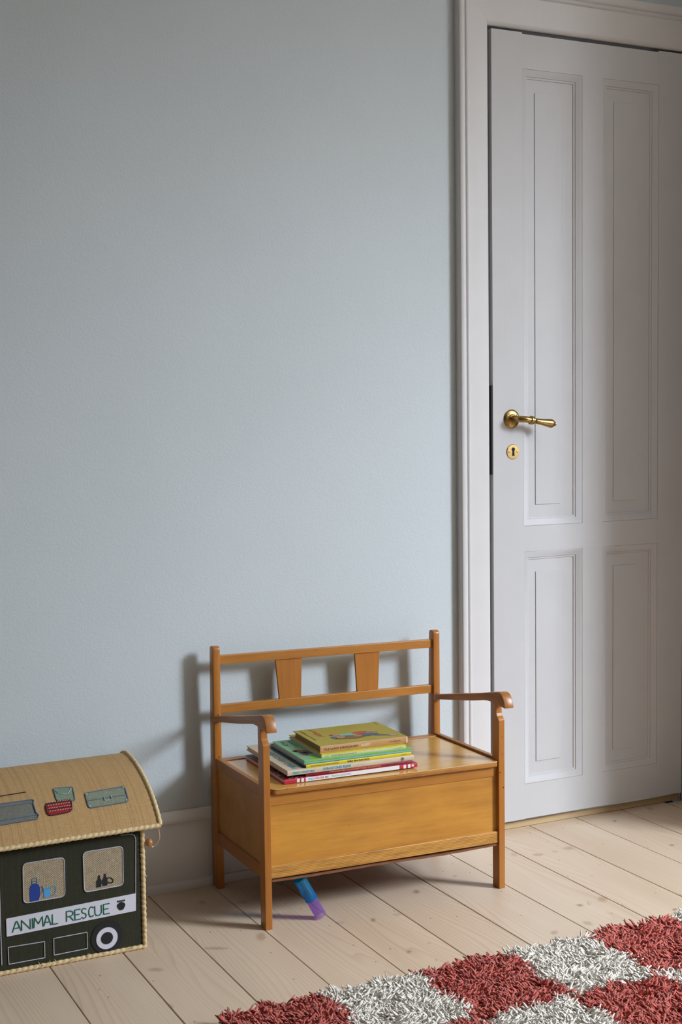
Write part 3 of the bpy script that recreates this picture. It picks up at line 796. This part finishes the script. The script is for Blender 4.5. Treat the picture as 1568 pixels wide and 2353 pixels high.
def hollow(r, w, h0, h1, lip=0):
    p = [(r, h0), (r, h1 - .012)] + ([(r + lip, h1 - .011), (r + lip, h1)] if lip else [(r, h1)]) + [(r - w, h1), (r - w, h0)]
    m = MB(); sides = 40
    a = ax.orthogonal().normalized(); b = ax.cross(a); n = len(p); vs = []
    for rr, h in p:
        for k in range(sides):
            t_ = 2 * math.pi * k / sides
            vs.append(tb + ax * h + a * (math.cos(t_) * rr) + b * (math.sin(t_) * rr))
    fs = [(i * sides + k, i * sides + (k + 1) % sides, ((i + 1) % n) * sides + (k + 1) % sides, ((i + 1) % n) * sides + k) for i in range(n) for k in range(sides)]
    return m.add(vs, fs)
hollow(.0133, .0008, 0, .066).build('purple_sleeve', tinted('plastic_purple', (0.83, 0.72, 0.95), 0.16), tube, smooth=True, label='purple lower sleeve')
hollow(.0144, .0008, .046, LT, .0006).build('blue_sleeve', tinted('plastic_blue', (0.20, 0.80, 0.94), 0.20), tube, smooth=True, label='blue upper sleeve')

# ------------------------------------------------------------------ basket shaped like a rescue van
BX0, BX1, BY0, BY1, BH = 0.345, 0.886, 2.778, 3.045, 0.262
OX = .5732
bas = thing('toy_basket', 'dark green woven basket shaped like a van with a raffia lid', 'basket', ((BX0 + BX1) / 2, (BY0 + BY1) / 2, 0))
MGREEN = weave('woven_dark_green', (0.004, 0.006, 0.002), (0.028, 0.031, 0.011), .0021, (0.050, 0.030, 0.010), contrast=.9)
MRAF = weave('woven_raffia', (0.36, 0.215, 0.085), (0.56, 0.36, 0.155), .0018, (0.25, 0.13, 0.05), axes=(0, 1), contrast=.5)
MTANP = weave('woven_tan_patch', (0.11, 0.085, 0.05), (0.52, 0.42, 0.28), .0023, bump=.8, contrast=1.0)
MROPE = Mat('raffia_wrap', 0.7)
rn = MROPE.noise(MROPE.obj((1, 1, 1)), 320, 3, 0.6)
MROPE.color(MROPE.mix(MROPE.ramp(rn, (0.35, 0), (0.7, 1)), (0.74, 0.57, 0.32), (0.52, 0.36, 0.17)))
MROPE.bump(rn, .4, .0008); MROPE = MROPE.m
box(BX0, BX1, BY0, BY1, .004, BH).build('body', MGREEN, bas, bevel=.003)

def rope(pts, name='rope_edging', r=.0050, step=.0012):
    P_ = [Vector(p) for p in pts]; out = []
    for a, b in zip(P_[:-1], P_[1:]):
        n = max(1, int((b - a).length / step))
        out += [a.lerp(b, i / n) for i in range(n)]
    out.append(P_[-1])
    return MB().sweep(out, r, 10, rope=.26, pitch=.0125).build(name, MROPE, bas, smooth=True)
rz = .0050
rope([(BX0, BY0, rz), (BX1, BY0, rz)]); rope([(BX1, BY0, rz), (BX1, BY1, rz)]); rope([(BX0, BY0, rz), (BX0, BY1, rz)]); rope([(BX0, BY1, rz), (BX1, BY1, rz)])
for x in (BX0, BX1):
    for y in (BY0, BY1): rope([(x, y, rz), (x, y, BH)])

# lid: a barrel roof of raffia cloth
LP = [(-.020, .2725), (-.010, .286), (.0, .2965), (.022, .316), (.045, .3315), (.07, .345), (.10, .357), (.13, .367), (.16, .374), (.20, .379), (.225, .378), (.25, .370), (.27, .353), (.283, .327), (.288, .2725)]
LY = np.array([a for a, b in LP]) + BY0; LZ = np.array([b for a, b in LP])
def smoothprof(n=60):
    t = np.linspace(0, len(LP) - 1, n); i = np.arange(len(LP))
    # Catmull-Rom
    out = []
    for q in t:
        k = min(int(q), len(LP) - 2); f = q - k
        p = [np.array((LY[min(max(j, 0), len(LP) - 1)], LZ[min(max(j, 0), len(LP) - 1)])) for j in (k - 1, k, k + 1, k + 2)]
        out.append(0.5 * (2 * p[1] + (p[2] - p[0]) * f + (2 * p[0] - 5 * p[1] + 4 * p[2] - p[3]) * f * f + (3 * p[1] - p[0] - 3 * p[2] + p[3]) * f ** 3))
    return np.array(out)
SP = smoothprof()
LX0_, LX1_ = BX0 - .035, .921
lv = []; lf = []; nx = 30
for s in (0, -.003):
    for i in range(nx + 1):
        for y, zz in SP: lv.append((LX0_ + (LX1_ - LX0_) * i / nx, y, zz + s))
n_ = len(SP); tot = (nx + 1) * n_
for i in range(nx):
    for j in range(n_ - 1):
        a = i * n_ + j
        lf.append((a, a + 1, a + n_ + 1, a + n_)); lf.append((tot + a, tot + a + n_, tot + a + n_ + 1, tot + a + 1))
    for j in (0, n_ - 1):
        a = i * n_ + j; lf.append((a, a + n_, tot + a + n_, tot + a))
for j in range(n_ - 1):
    for i in (0, nx):
        a = i * n_ + j; lf.append((a, a + 1, tot + a + 1, tot + a))
blid = MB().add(lv, lf).build('lid', MRAF, bas, smooth=True)
for x in (LX0_ + .006, LX1_ - .006):   # end walls of the lid
    MB().prism([tuple(p) for p in SP] + [], lambda p, t: (t, p[0], p[1] - .0035), x - .002, x + .002).build('lid_end', MRAF, blid)
ends = [(y, zz) for y, zz in SP]
rope([(LX1_, y, zz) for y, zz in ends]); rope([(LX0_, y, zz) for y, zz in ends])
rope([(LX0_, SP[0][0], SP[0][1]), (LX1_, SP[0][0], SP[0][1])]); rope([(LX0_, SP[-1][0], SP[-1][1]), (LX1_, SP[-1][0], SP[-1][1])])

def lidz(y): return float(np.interp(y, SP[:, 0], SP[:, 1]))
def Fm(s, zz, off=.001): return Vector((OX + s, BY0 - off, zz))
def Lm(x, y, off=.001):
    dz = (lidz(y + .004) - lidz(y - .004)) / .008
    n = Vector((0, -dz, 1)).normalized()
    return Vector((x, y, lidz(y))) + n * off
def patch(poly, mp, name, mat, parent, thick=.0011, off0=-.0008):
    """thin appliqué following the surface; poly in surface coordinates, fanned from its centre"""
    c = (sum(p[0] for p in poly) / len(poly), sum(p[1] for p in poly) / len(poly)); K = 4; n = len(poly)
    vs = [mp(c[0], c[1], thick)]
    for k in range(1, K + 1): vs += [mp(c[0] + (p[0] - c[0]) * k / K, c[1] + (p[1] - c[1]) * k / K, thick) for p in poly]
    vs += [mp(p[0], p[1], off0) for p in poly]
    fs = [(0, 1 + i, 1 + (i + 1) % n) for i in range(n)]
    for k in range(K):
        fs += [(1 + k * n + i, 1 + (k + 1) * n + i, 1 + (k + 1) * n + (i + 1) % n, 1 + k * n + (i + 1) % n) for i in range(n)]
    return MB().add(vs, fs).build(name, mat, parent)
def dens(pts, step=.003, closed=False):
    pts = [Vector(p) for p in pts]; out = []
    if closed: pts = pts + [pts[0]]
    for a, b in zip(pts[:-1], pts[1:]):
        n = max(1, int((b - a).length / step)); out += [a.lerp(b, i / n) for i in range(n)]
    if not closed: out.append(pts[-1])
    return [tuple(p) for p in out]
def stitch(lines, mp, name, mat, parent, r=.0009, off=.0012, closed=False, tw=.25):
    m = MB()
    for ln in lines:
        P_ = [mp(p[0], p[1], off) for p in dens(ln, .0012, closed)]
        if closed: P_.append(P_[0])
        m.sweep(P_, [r * (1 + tw * math.sin(i * 1.9)) for i in range(len(P_))], 6)
    return m.build(name, mat, parent, smooth=True)
def rr2(p, r=.008):
    """rounded quad from four corners TL, TR, BR, BL"""
    p = [Vector(q) for q in p]; out = []
    for i in range(4):
        a, b, c_ = p[i - 1], p[i], p[(i + 1) % 4]
        q0 = b + (a - b).normalized() * r; q1 = b + (c_ - b).normalized() * r
        for k in range(6):
            t = k / 5; out.append(tuple(q0 * (1 - t) ** 2 + b * 2 * t * (1 - t) + q1 * t * t))
    return out
def cloth(name, col, k=.8):
    M = Mat(name, 0.8)
    nz = M.noise(M.obj((900, 900, 900)), 1.0, 2, 0.5)
    M.color(M.mix(nz, col, tuple(c * k for c in col))); M.bump(nz, .3, .0005)
    return M.m
MTHW = cloth('thread_white', (0.52, 0.50, 0.56)); MFELTW = cloth('felt_white', (0.70, 0.69, 0.78)); MFELTB = cloth('felt_black', (0.010, 0.010, 0.012))
MTHG = cloth('thread_green', (0.005, 0.165, 0.10)); MFBLUE = cloth('felt_blue', (0.012, 0.045, 0.30)); MFCYAN = cloth('felt_sky', (0.08, 0.36, 0.72)); MTHTEAL = cloth('thread_slate', (0.10, 0.17, 0.22))
for q in ([(.0537, .2292), (.1410, .2292), (.1402, .1455), (.0530, .1452)], [(.1812, .2336), (.2682, .2336), (.2676, .1485), (.1820, .1466)]):
    po = rr2(q, .010)
    wn = patch(po, Fm, 'window_patch', MTANP, bas)
    stitch([po], Fm, 'stitched_border', MTHW, wn, .0012, .0012, True)
bpoly = rr2([(.0158, .1190), (.2950, .1255), (.2942, .0872), (.0160, .0812)], .0015)
ban = patch(bpoly, Fm, 'banner', MFELTW, bas, thick=.0016)
# hand-stitched letters
FONT = {'A': [[(0, 0), (.42, 1), (.55, 1), (1, 0)], [(.15, .34), (.88, .34)]], 'N': [[(0, 0), (0, 1), (1, 0), (1, 1)]], 'I': [[(.5, 0), (.5, 1)]],
        'M': [[(0, 0), (.08, 1), (.5, .35), (.92, 1), (1, 0)]], 'L': [[(0, 1), (0, 0), (1, 0)]],
        'R': [[(0, 0), (0, 1), (.6, 1), (.95, .85), (.95, .62), (.6, .48), (0, .46)], [(.45, .47), (1, 0)]],
        'E': [[(1, 1), (0, 1), (0, 0), (1, 0)], [(0, .5), (.8, .5)]], 'S': [[(.95, .88), (.6, 1), (.2, .95), (.05, .75), (.25, .56), (.75, .45), (.95, .25), (.75, .04), (.35, 0), (0, .14)]],
        'C': [[(1, .86), (.7, 1), (.3, .97), (.04, .7), (.04, .3), (.3, .03), (.7, 0), (1, .14)]], 'U': [[(0, 1), (0, .25), (.25, 0), (.7, 0), (1, .25), (1, 1)]]}
LETTERS = [('A', 110, 188, 945, 848), ('N', 192, 268, 928, 838), ('I', 278, 300, 918, 826), ('M', 300, 382, 905, 815), ('A', 388, 452, 892, 800), ('L', 465, 515, 880, 800),
                  ('R', 592, 655, 858, 770), ('E', 668, 720, 848, 758), ('S', 728, 775, 838, 745), ('C', 795, 840, 815, 730), ('U', 852, 912, 805, 715), ('E', 932, 988, 785, 697)]
ln = []
for i, (ch, xa, xb, yb, yt) in enumerate(LETTERS):
    sa, sb = .0021 + xa * .0002368, .0021 + xb * .0002368
    base = .0886 + (xa - 110) / 880 * .0040; top = base + .0215
    for stroke in FONT[ch]:
        ln.append([(sa + (sb - sa) * p[0], base + (top - base) * p[1]) for p in stroke])
stitch(ln, lambda a, b, o=.001: Fm(a, b, o), 'lettering', MTHG, ban, .00125, .0018)
paw = [(.2615 + .0088 * math.cos(t) * (1 + .12 * math.sin(3 * t)), .1035 + .0088 * math.sin(t)) for t in np.linspace(0, 2 * math.pi, 20)[:-1]]
patch(paw, Fm, 'paw_print', MFELTB, ban, .0026)
for k in range(4):
    cx_ = .2548 + k * .0045
    patch([(cx_ + .0017 * math.cos(t), .1148 + .0022 * math.sin(t)) for t in np.linspace(0, 2 * math.pi, 10)[:-1]], Fm, 'paw_print', MFELTB, ban, .0026)
circ = lambda cx_, cy_, r, n=32: [(cx_ + r * math.cos(2 * math.pi * k / n), cy_ + r * math.sin(2 * math.pi * k / n)) for k in range(n)]
ty = patch(circ(.2290, .0412, .0352), Fm, 'tyre', MFELTB, bas, .0016)
patch(circ(.2284, .0388, .0236), Fm, 'wheel_rim', MFELTW, ty, .0024)
patch(circ(.2284, .0394, .0131), Fm, 'hub', MFELTB, ty, .0032)
ty2 = patch(circ(-.145, .0412, .0352), Fm, 'tyre', MFELTB, bas, .0016)
patch(circ(-.145, .0388, .0236), Fm, 'wheel_rim', MFELTW, ty2, .0024)
patch(circ(-.145, .0394, .0131), Fm, 'hub', MFELTB, ty2, .0032)
stitch([[(.0180, .0580), (.0942, .0562), (.0939, .0215), (.0188, .0220)]], Fm, 'stitched_rectangle', MTHW, bas, .0010, .0010, True)
stitch([[(.1136, .0592), (.1854, .0596), (.1854, .0240), (.1134, .0232)]], Fm, 'stitched_rectangle', MTHW, bas, .0010, .0010, True)
stitch([[(.2650, .2580), (.2860, .2575), (.2950, .2530), (.2975, .2440), (.2945, .1252)]], Fm, 'stitched_outline', MTHW, bas, .0009, .0010)
stitch([[(.0040, .2300), (.0040, .0230)]], Fm, 'stitched_outline', MTHW, bas, .0011, .0010)
stitch([[(-.080, .2300), (-.080, .0230)]], Fm, 'stitched_outline', MTHW, bas, .0011, .0010)
# bottle, mug and binoculars behind the windows
patch([(.0670, .1462), (.0845, .1468), (.0878, .158), (.0880, .172), (.0850, .1805), (.0790, .184), (.0705, .183), (.0670, .176), (.0660, .160)], Fm, 'bottle_patch', MFBLUE, bas, .0020)
stitch([[(.0715, .184), (.0715, .193), (.0745, .1955), (.0790, .1955), (.0820, .193), (.0820, .184)], [(.0725, .1885), (.0815, .1885)], [(.0880, .174), (.0930, .175), (.0940, .170), (.0925, .162), (.0890, .160)]], Fm, 'bottle_stitching', MTHTEAL, bas, .0010)
patch([(.0955, .1505), (.1085, .1500), (.1092, .1680), (.0955, .1690)], Fm, 'mug_patch', MFCYAN, bas, .0020)
stitch([[(.1095, .167), (.116, .172), (.1205, .170), (.1205, .158), (.1150, .152), (.1095, .153)], [(.0955, .1695), (.1092, .1690)]], Fm, 'mug_stitching', cloth('thread_sky', (0.10, 0.30, 0.52)), bas, .0010)
patch([(.2085, .1530), (.2190, .1535), (.2200, .166), (.2170, .172), (.2165, .1785), (.2130, .1785), (.2120, .171), (.2085, .166)], Fm, 'binocular_patch', MFELTB, bas, .0022)
patch([(.2225, .1535), (.2325, .1545), (.2330, .168), (.2300, .174), (.2295, .180), (.2260, .180), (.2255, .173), (.2222, .168)], Fm, 'binocular_patch', MFELTB, bas, .0022)
stitch([[(.2190, .164), (.2225, .164)], [(.2190, .160), (.2225, .160)], [(.2330, .170), (.240, .169), (.2455, .163), (.2440, .158), (.2370, .158), (.2330, .161)]], Fm, 'binocular_strap', MFELTB, bas, .0012)

# luggage sewn on the lid
MSAGE = weave('patch_sage', (0.09, 0.115, 0.085), (0.30, 0.33, 0.22), .0020, axes=(0, 1), bump=.8, contrast=1.0)
MSAGE2 = weave('patch_green', (0.08, 0.13, 0.095), (0.26, 0.34, 0.22), .0020, axes=(0, 1), bump=.8, contrast=1.0)
MGREYP = weave('patch_grey', (0.085, 0.09, 0.09), (0.22, 0.215, 0.17), .0020, axes=(0, 1), bump=.8, contrast=1.0)
MTHB = cloth('thread_blue_grey', (0.13, 0.17, 0.22)); MTHL = cloth('thread_pale_grey', (0.34, 0.38, 0.40)); MTHM = cloth('thread_maroon', (0.09, 0.008, 0.015))
po = rr2([(.7789, 2.8400), (.8690, 2.8445), (.8655, 2.8050), (.7770, 2.8030)], .006)
cs = patch(po, Lm, 'suitcase_patch', MSAGE, blid)
stitch([po], Lm, 'stitched_border', MTHB, cs, .0015, .0012, True)
stitch([[(.778, 2.8200), (.8665, 2.8215)]], Lm, 'strap', MTHB, cs, .0013)
stitch([[(.8155, 2.8240), (.8155, 2.8140), (.8315, 2.8140), (.8315, 2.8250)]], Lm, 'buckle', MTHL, cs, .0013, .0018)
for q in ((.782, 2.837), (.866, 2.841), (.863, 2.808), (.780, 2.806)):
    patch(circ(q[0], q[1], .0028, 10), Lm, 'corner_stitch', MTHL, cs, .0022)
po = rr2([(.7175, 2.8680), (.7590, 2.8640), (.7530, 2.8235), (.7150, 2.8300)], .006)
bg = patch(po, Lm, 'bag_patch', MSAGE2, blid)
stitch([po], Lm, 'stitched_border', MTHB, bg, .0013, .0012, True)
stitch([[(.7195, 2.862), (.7240, 2.851), (.7340, 2.845), (.7450, 2.847), (.7550, 2.861)]], Lm, 'flap_stitch', MTHL, bg, .0012)
po = rr2([(.6885, 2.8260), (.7455, 2.8300), (.7400, 2.8010), (.6870, 2.7985)], .010)
MREDP = cloth('patch_red', (0.34, 0.012, 0.022))
rd = patch(po, Lm, 'red_bag_patch', MREDP, blid, .0020)
stitch([po], Lm, 'stitched_border', MTHM, rd, .0014, .0018, True)
m = MB()
for row in range(4):
    y = 2.8035 + row * .0068
    stitch([[(.691, y), (.742, y + .0018)]], Lm, 'stripe', MTHM if row % 2 else MREDP, rd, .0012, .0022)
    for k in range(9):
        x = .6925 + k * .0055; m.sweep([Lm(x, y + .0030, .0026), Lm(x + .0026, y + .0038, .0030), Lm(x + .0034, y + .0044, .0024)], .0009, 5)
m.build('cream_stitches', cloth('thread_cream', (0.55, 0.42, 0.27)), rd)
po = rr2([(.560, 2.8430), (.6655, 2.8430), (.6620, 2.7965), (.560, 2.7945)], .003)
gp_ = patch(po, Lm, 'grey_bundle_patch', MGREYP, blid)
stitch([[(.560, 2.8425), (.6655, 2.8425), (.668, 2.838), (.665, 2.832), (.6650, 2.810), (.669, 2.803), (.664, 2.7965), (.560, 2.7945)], [(.560, 2.834), (.664, 2.8345)], [(.560, 2.803), (.666, 2.8045)]], Lm, 'stitched_border', MTHB, gp_, .0016)
stitch([[(.540, 2.8640), (.6585, 2.8680)]], Lm, 'pole_stitch', cloth('thread_dark_brown', (0.035, 0.015, 0.012)), blid, .0011)
# bead and loop
bead_c = Vector((OX + .3262, BY0 - .004, .2335))
MBEAD = Mat('bead_wood', 0.3, (0.46, 0.17, 0.035), Coat_Weight=.4).m
MB().lathe([(.0012, -.0080)] + [(.0086 * math.cos(t), .0080 * math.sin(t)) for t in np.linspace(-1.35, 1.35, 14)] + [(.0012, .0080)], bead_c, (1, .3, -.5), 24).build('bead', MBEAD, bas, smooth=True)
lp_ = [(OX + .3455, BY0 - .012, .2680), (OX + .3470, BY0 - .012, .2560), (OX + .3490, BY0 - .010, .2430), (OX + .3440, BY0 - .008, .2300), (OX + .3370, BY0 - .006, .2235), (OX + .3310, BY0 - .004, .2250), (OX + .3262, BY0 - .004, .2335), (OX + .3130, BY0 + .000, .2350)]
MB().sweep(dens(lp_, .0015), .00085, 6, rope=.3, pitch=.003).build('cord_loop', MROPE, bas, smooth=True)
MB().lathe([(.0003, -.003), (.0022, -.001), (.0022, .001), (.0003, .003)], (OX + .3330, BY0 - .005, .2235), (1, 0, .3), 10).build('knot', MROPE, bas, smooth=True)
# loose raffia ends
m = MB()
for k in range(26):
    if k < 16:
        p = Vector((random.uniform(.40, .88), BY0 - .004, random.uniform(.006, .011)))
    else: p = Vector((BX1 + random.uniform(-.004, .005), BY0 - .004, random.uniform(.02, .25)))
    d = Vector((random.uniform(-1, 1), random.uniform(-1, .2), random.uniform(-.2, .9))).normalized() * random.uniform(.005, .013)
    q = p + d
    q.z = max(q.z, .001)
    m.sweep([p, p.lerp(q, .5) + Vector((0, 0, .001)), q], [.0007, .0006, .0003], 4)
m.build('raffia_ends', MROPE, bas)['kind'] = 'stuff'

# ------------------------------------------------------------------ shaggy checked rug
RX0, RY1, SQX, SQY, NX, NY = 0.888, 2.335, .2120, .2360, 8, 3
rug = thing('shag_rug', 'shaggy rug checked in rust red and off-white squares', 'rug', (RX0 + SQX * NX / 2, RY1 - SQY * NY / 2, 0))
box(RX0 + .004, RX0 + SQX * NX - .004, RY1 - SQY * NY, RY1 - .004, .0005, .006).build('backing', plain('rug_backing', (0.35, 0.30, 0.26), 0.95), rug)
def yarn(name, c1, c2):
    M = Mat(name, 0.85)
    at = M.n('Attribute', attribute_name='tint')
    M.color(M.mix(at.outputs['Fac'], c1, c2))
    M.p.inputs['Sheen Weight'].default_value = 0.25
    nz = M.noise(M.obj((1, 1, 1)), 900, 2, .6)
    M.bump(nz, .4, .0006)
    tl = M.n('BsdfTranslucent'); M.set(tl, 'Color', M.mix(at.outputs['Fac'], c1, c2))
    mx = M.n('MixShader', i_0=0.06); M.nt.links.new(M.p.outputs[0], mx.inputs[1]); M.nt.links.new(tl.outputs[0], mx.inputs[2]); M.nt.links.new(mx.outputs[0], M.out.inputs[0])
    return M.m
MYR = yarn('yarn_rust', (0.50, 0.088, 0.062), (0.72, 0.150, 0.108)); MYW = yarn('yarn_offwhite', (0.94, 0.87, 0.76), (0.98, 0.93, 0.84))
def pile(x0, x1, y0, y1, n, mat, label):
    """bent yarn ends as four-ring, three-sided tapering tubes"""
    px = RNG.uniform(x0, x1, n); py = RNG.uniform(y0, y1, n)
    # clumped lean: direction from a smooth random field plus jitter
    ang = 2.2 * np.sin(px * 37 + 1.3) + 2.0 * np.sin(py * 43 + px * 19) + RNG.normal(0, .65, n) + 2.6
    ln = RNG.uniform(.020, .034, n); lean = RNG.uniform(.75, 1.40, n)
    curl = RNG.normal(0, .95, n); r = RNG.uniform(.0016, .0027, n)
    S = 6
    pos = np.stack([px, py, np.full(n, .009)], 1)
    allv = np.zeros((n, S, 3, 3))
    for s in range(S):
        u_ = s / (S - 1)
        th = lean * (0.30 + 1.05 * u_) ; az = ang + curl * u_ + .35 * np.sin(5 * u_ + ang * 3)
        th = np.minimum(th, 1.62)
        t = np.stack([np.sin(th) * np.cos(az), np.sin(th) * np.sin(az), np.cos(th)], 1)
        a = np.stack([-np.sin(az), np.cos(az), np.zeros(n)], 1); b = np.cross(t, a)
        rr = r * (.9, 1.1, 1.2, 1.2, 1.05, .62)[s]
        for k in range(3):
            q = 2 * math.pi * k / 3 + s * .5
            allv[:, s, k, :] = pos + (a * math.cos(q) + b * math.sin(q)) * rr[:, None]
        if s < S - 1: pos = pos + t * (ln / (S - 1))[:, None]
    allv[..., 2] = np.maximum(allv[..., 2], .0012)
    og = np.array(ORIG[rug.name])
    slab = np.array([(x0 + .004, y0, .0125), (x1, y0, .0125), (x1, y1 - .004, .0125), (x0 + .004, y1 - .004, .0125)])
    V = (np.concatenate([allv.reshape(-1, 3), slab]) - og).astype(np.float32)
    base = (np.arange(n) * S * 3)[:, None, None, None]
    s_ = np.arange(S - 1)[None, :, None, None]; k_ = np.arange(3)[None, None, :, None]
    k2 = (k_ + 1) % 3
    quads = np.concatenate([base + s_ * 3 + k_, base + s_ * 3 + k2, base + (s_ + 1) * 3 + k2, base + (s_ + 1) * 3 + k_], 3).reshape(-1, 4)
    quads = np.concatenate([quads, n * S * 3 + np.arange(4)[None, :]])
    tip = np.arange(n)[:, None] * S * 3 + (S - 1) * 3
    caps = np.concatenate([tip, tip + 1, tip + 2, tip + 2], 1)   # closed below as triangles
    me = bpy.data.meshes.new('pile_square')
    nf = len(quads); nc = len(caps); tri = caps[:, :3]
    me.vertices.add(len(V)); me.vertices.foreach_set('co', V.ravel())
    me.loops.add(nf * 4 + nc * 3); me.loops.foreach_set('vertex_index', np.concatenate([quads.ravel(), tri.ravel()]).astype(np.int32))
    me.polygons.add(nf + nc); me.polygons.foreach_set('loop_start', np.concatenate([np.arange(0, nf * 4, 4), nf * 4 + np.arange(0, nc * 3, 3)]).astype(np.int32))
    me.polygons.foreach_set('use_smooth', np.ones(nf + nc, dtype=bool))
    at = me.attributes.new('tint', 'FLOAT', 'POINT')
    at.data.foreach_set('value', np.concatenate([np.repeat(RNG.uniform(0, 1, n), S * 3), np.full(4, .5)]).astype(np.float32))
    me.update(); me.validate()
    me.materials.append(mat)
    o = bpy.data.objects.new('pile_square', me); COL.objects.link(o); o.parent = rug; ORIG[o.name] = ORIG[rug.name]
    o['label'] = label; o['kind'] = 'stuff'
for i in range(NX):
    for j in range(NY):
        red = (i + j) % 2 == 0
        x0 = RX0 + i * SQX; y1 = RY1 - j * SQY
        n = 3200 if (j < 2 and i < 7) else 1300
        pile(x0, x0 + SQX, y1 - SQY, y1, n, MYR if red else MYW, 'rust red shag square' if red else 'off-white shag square')
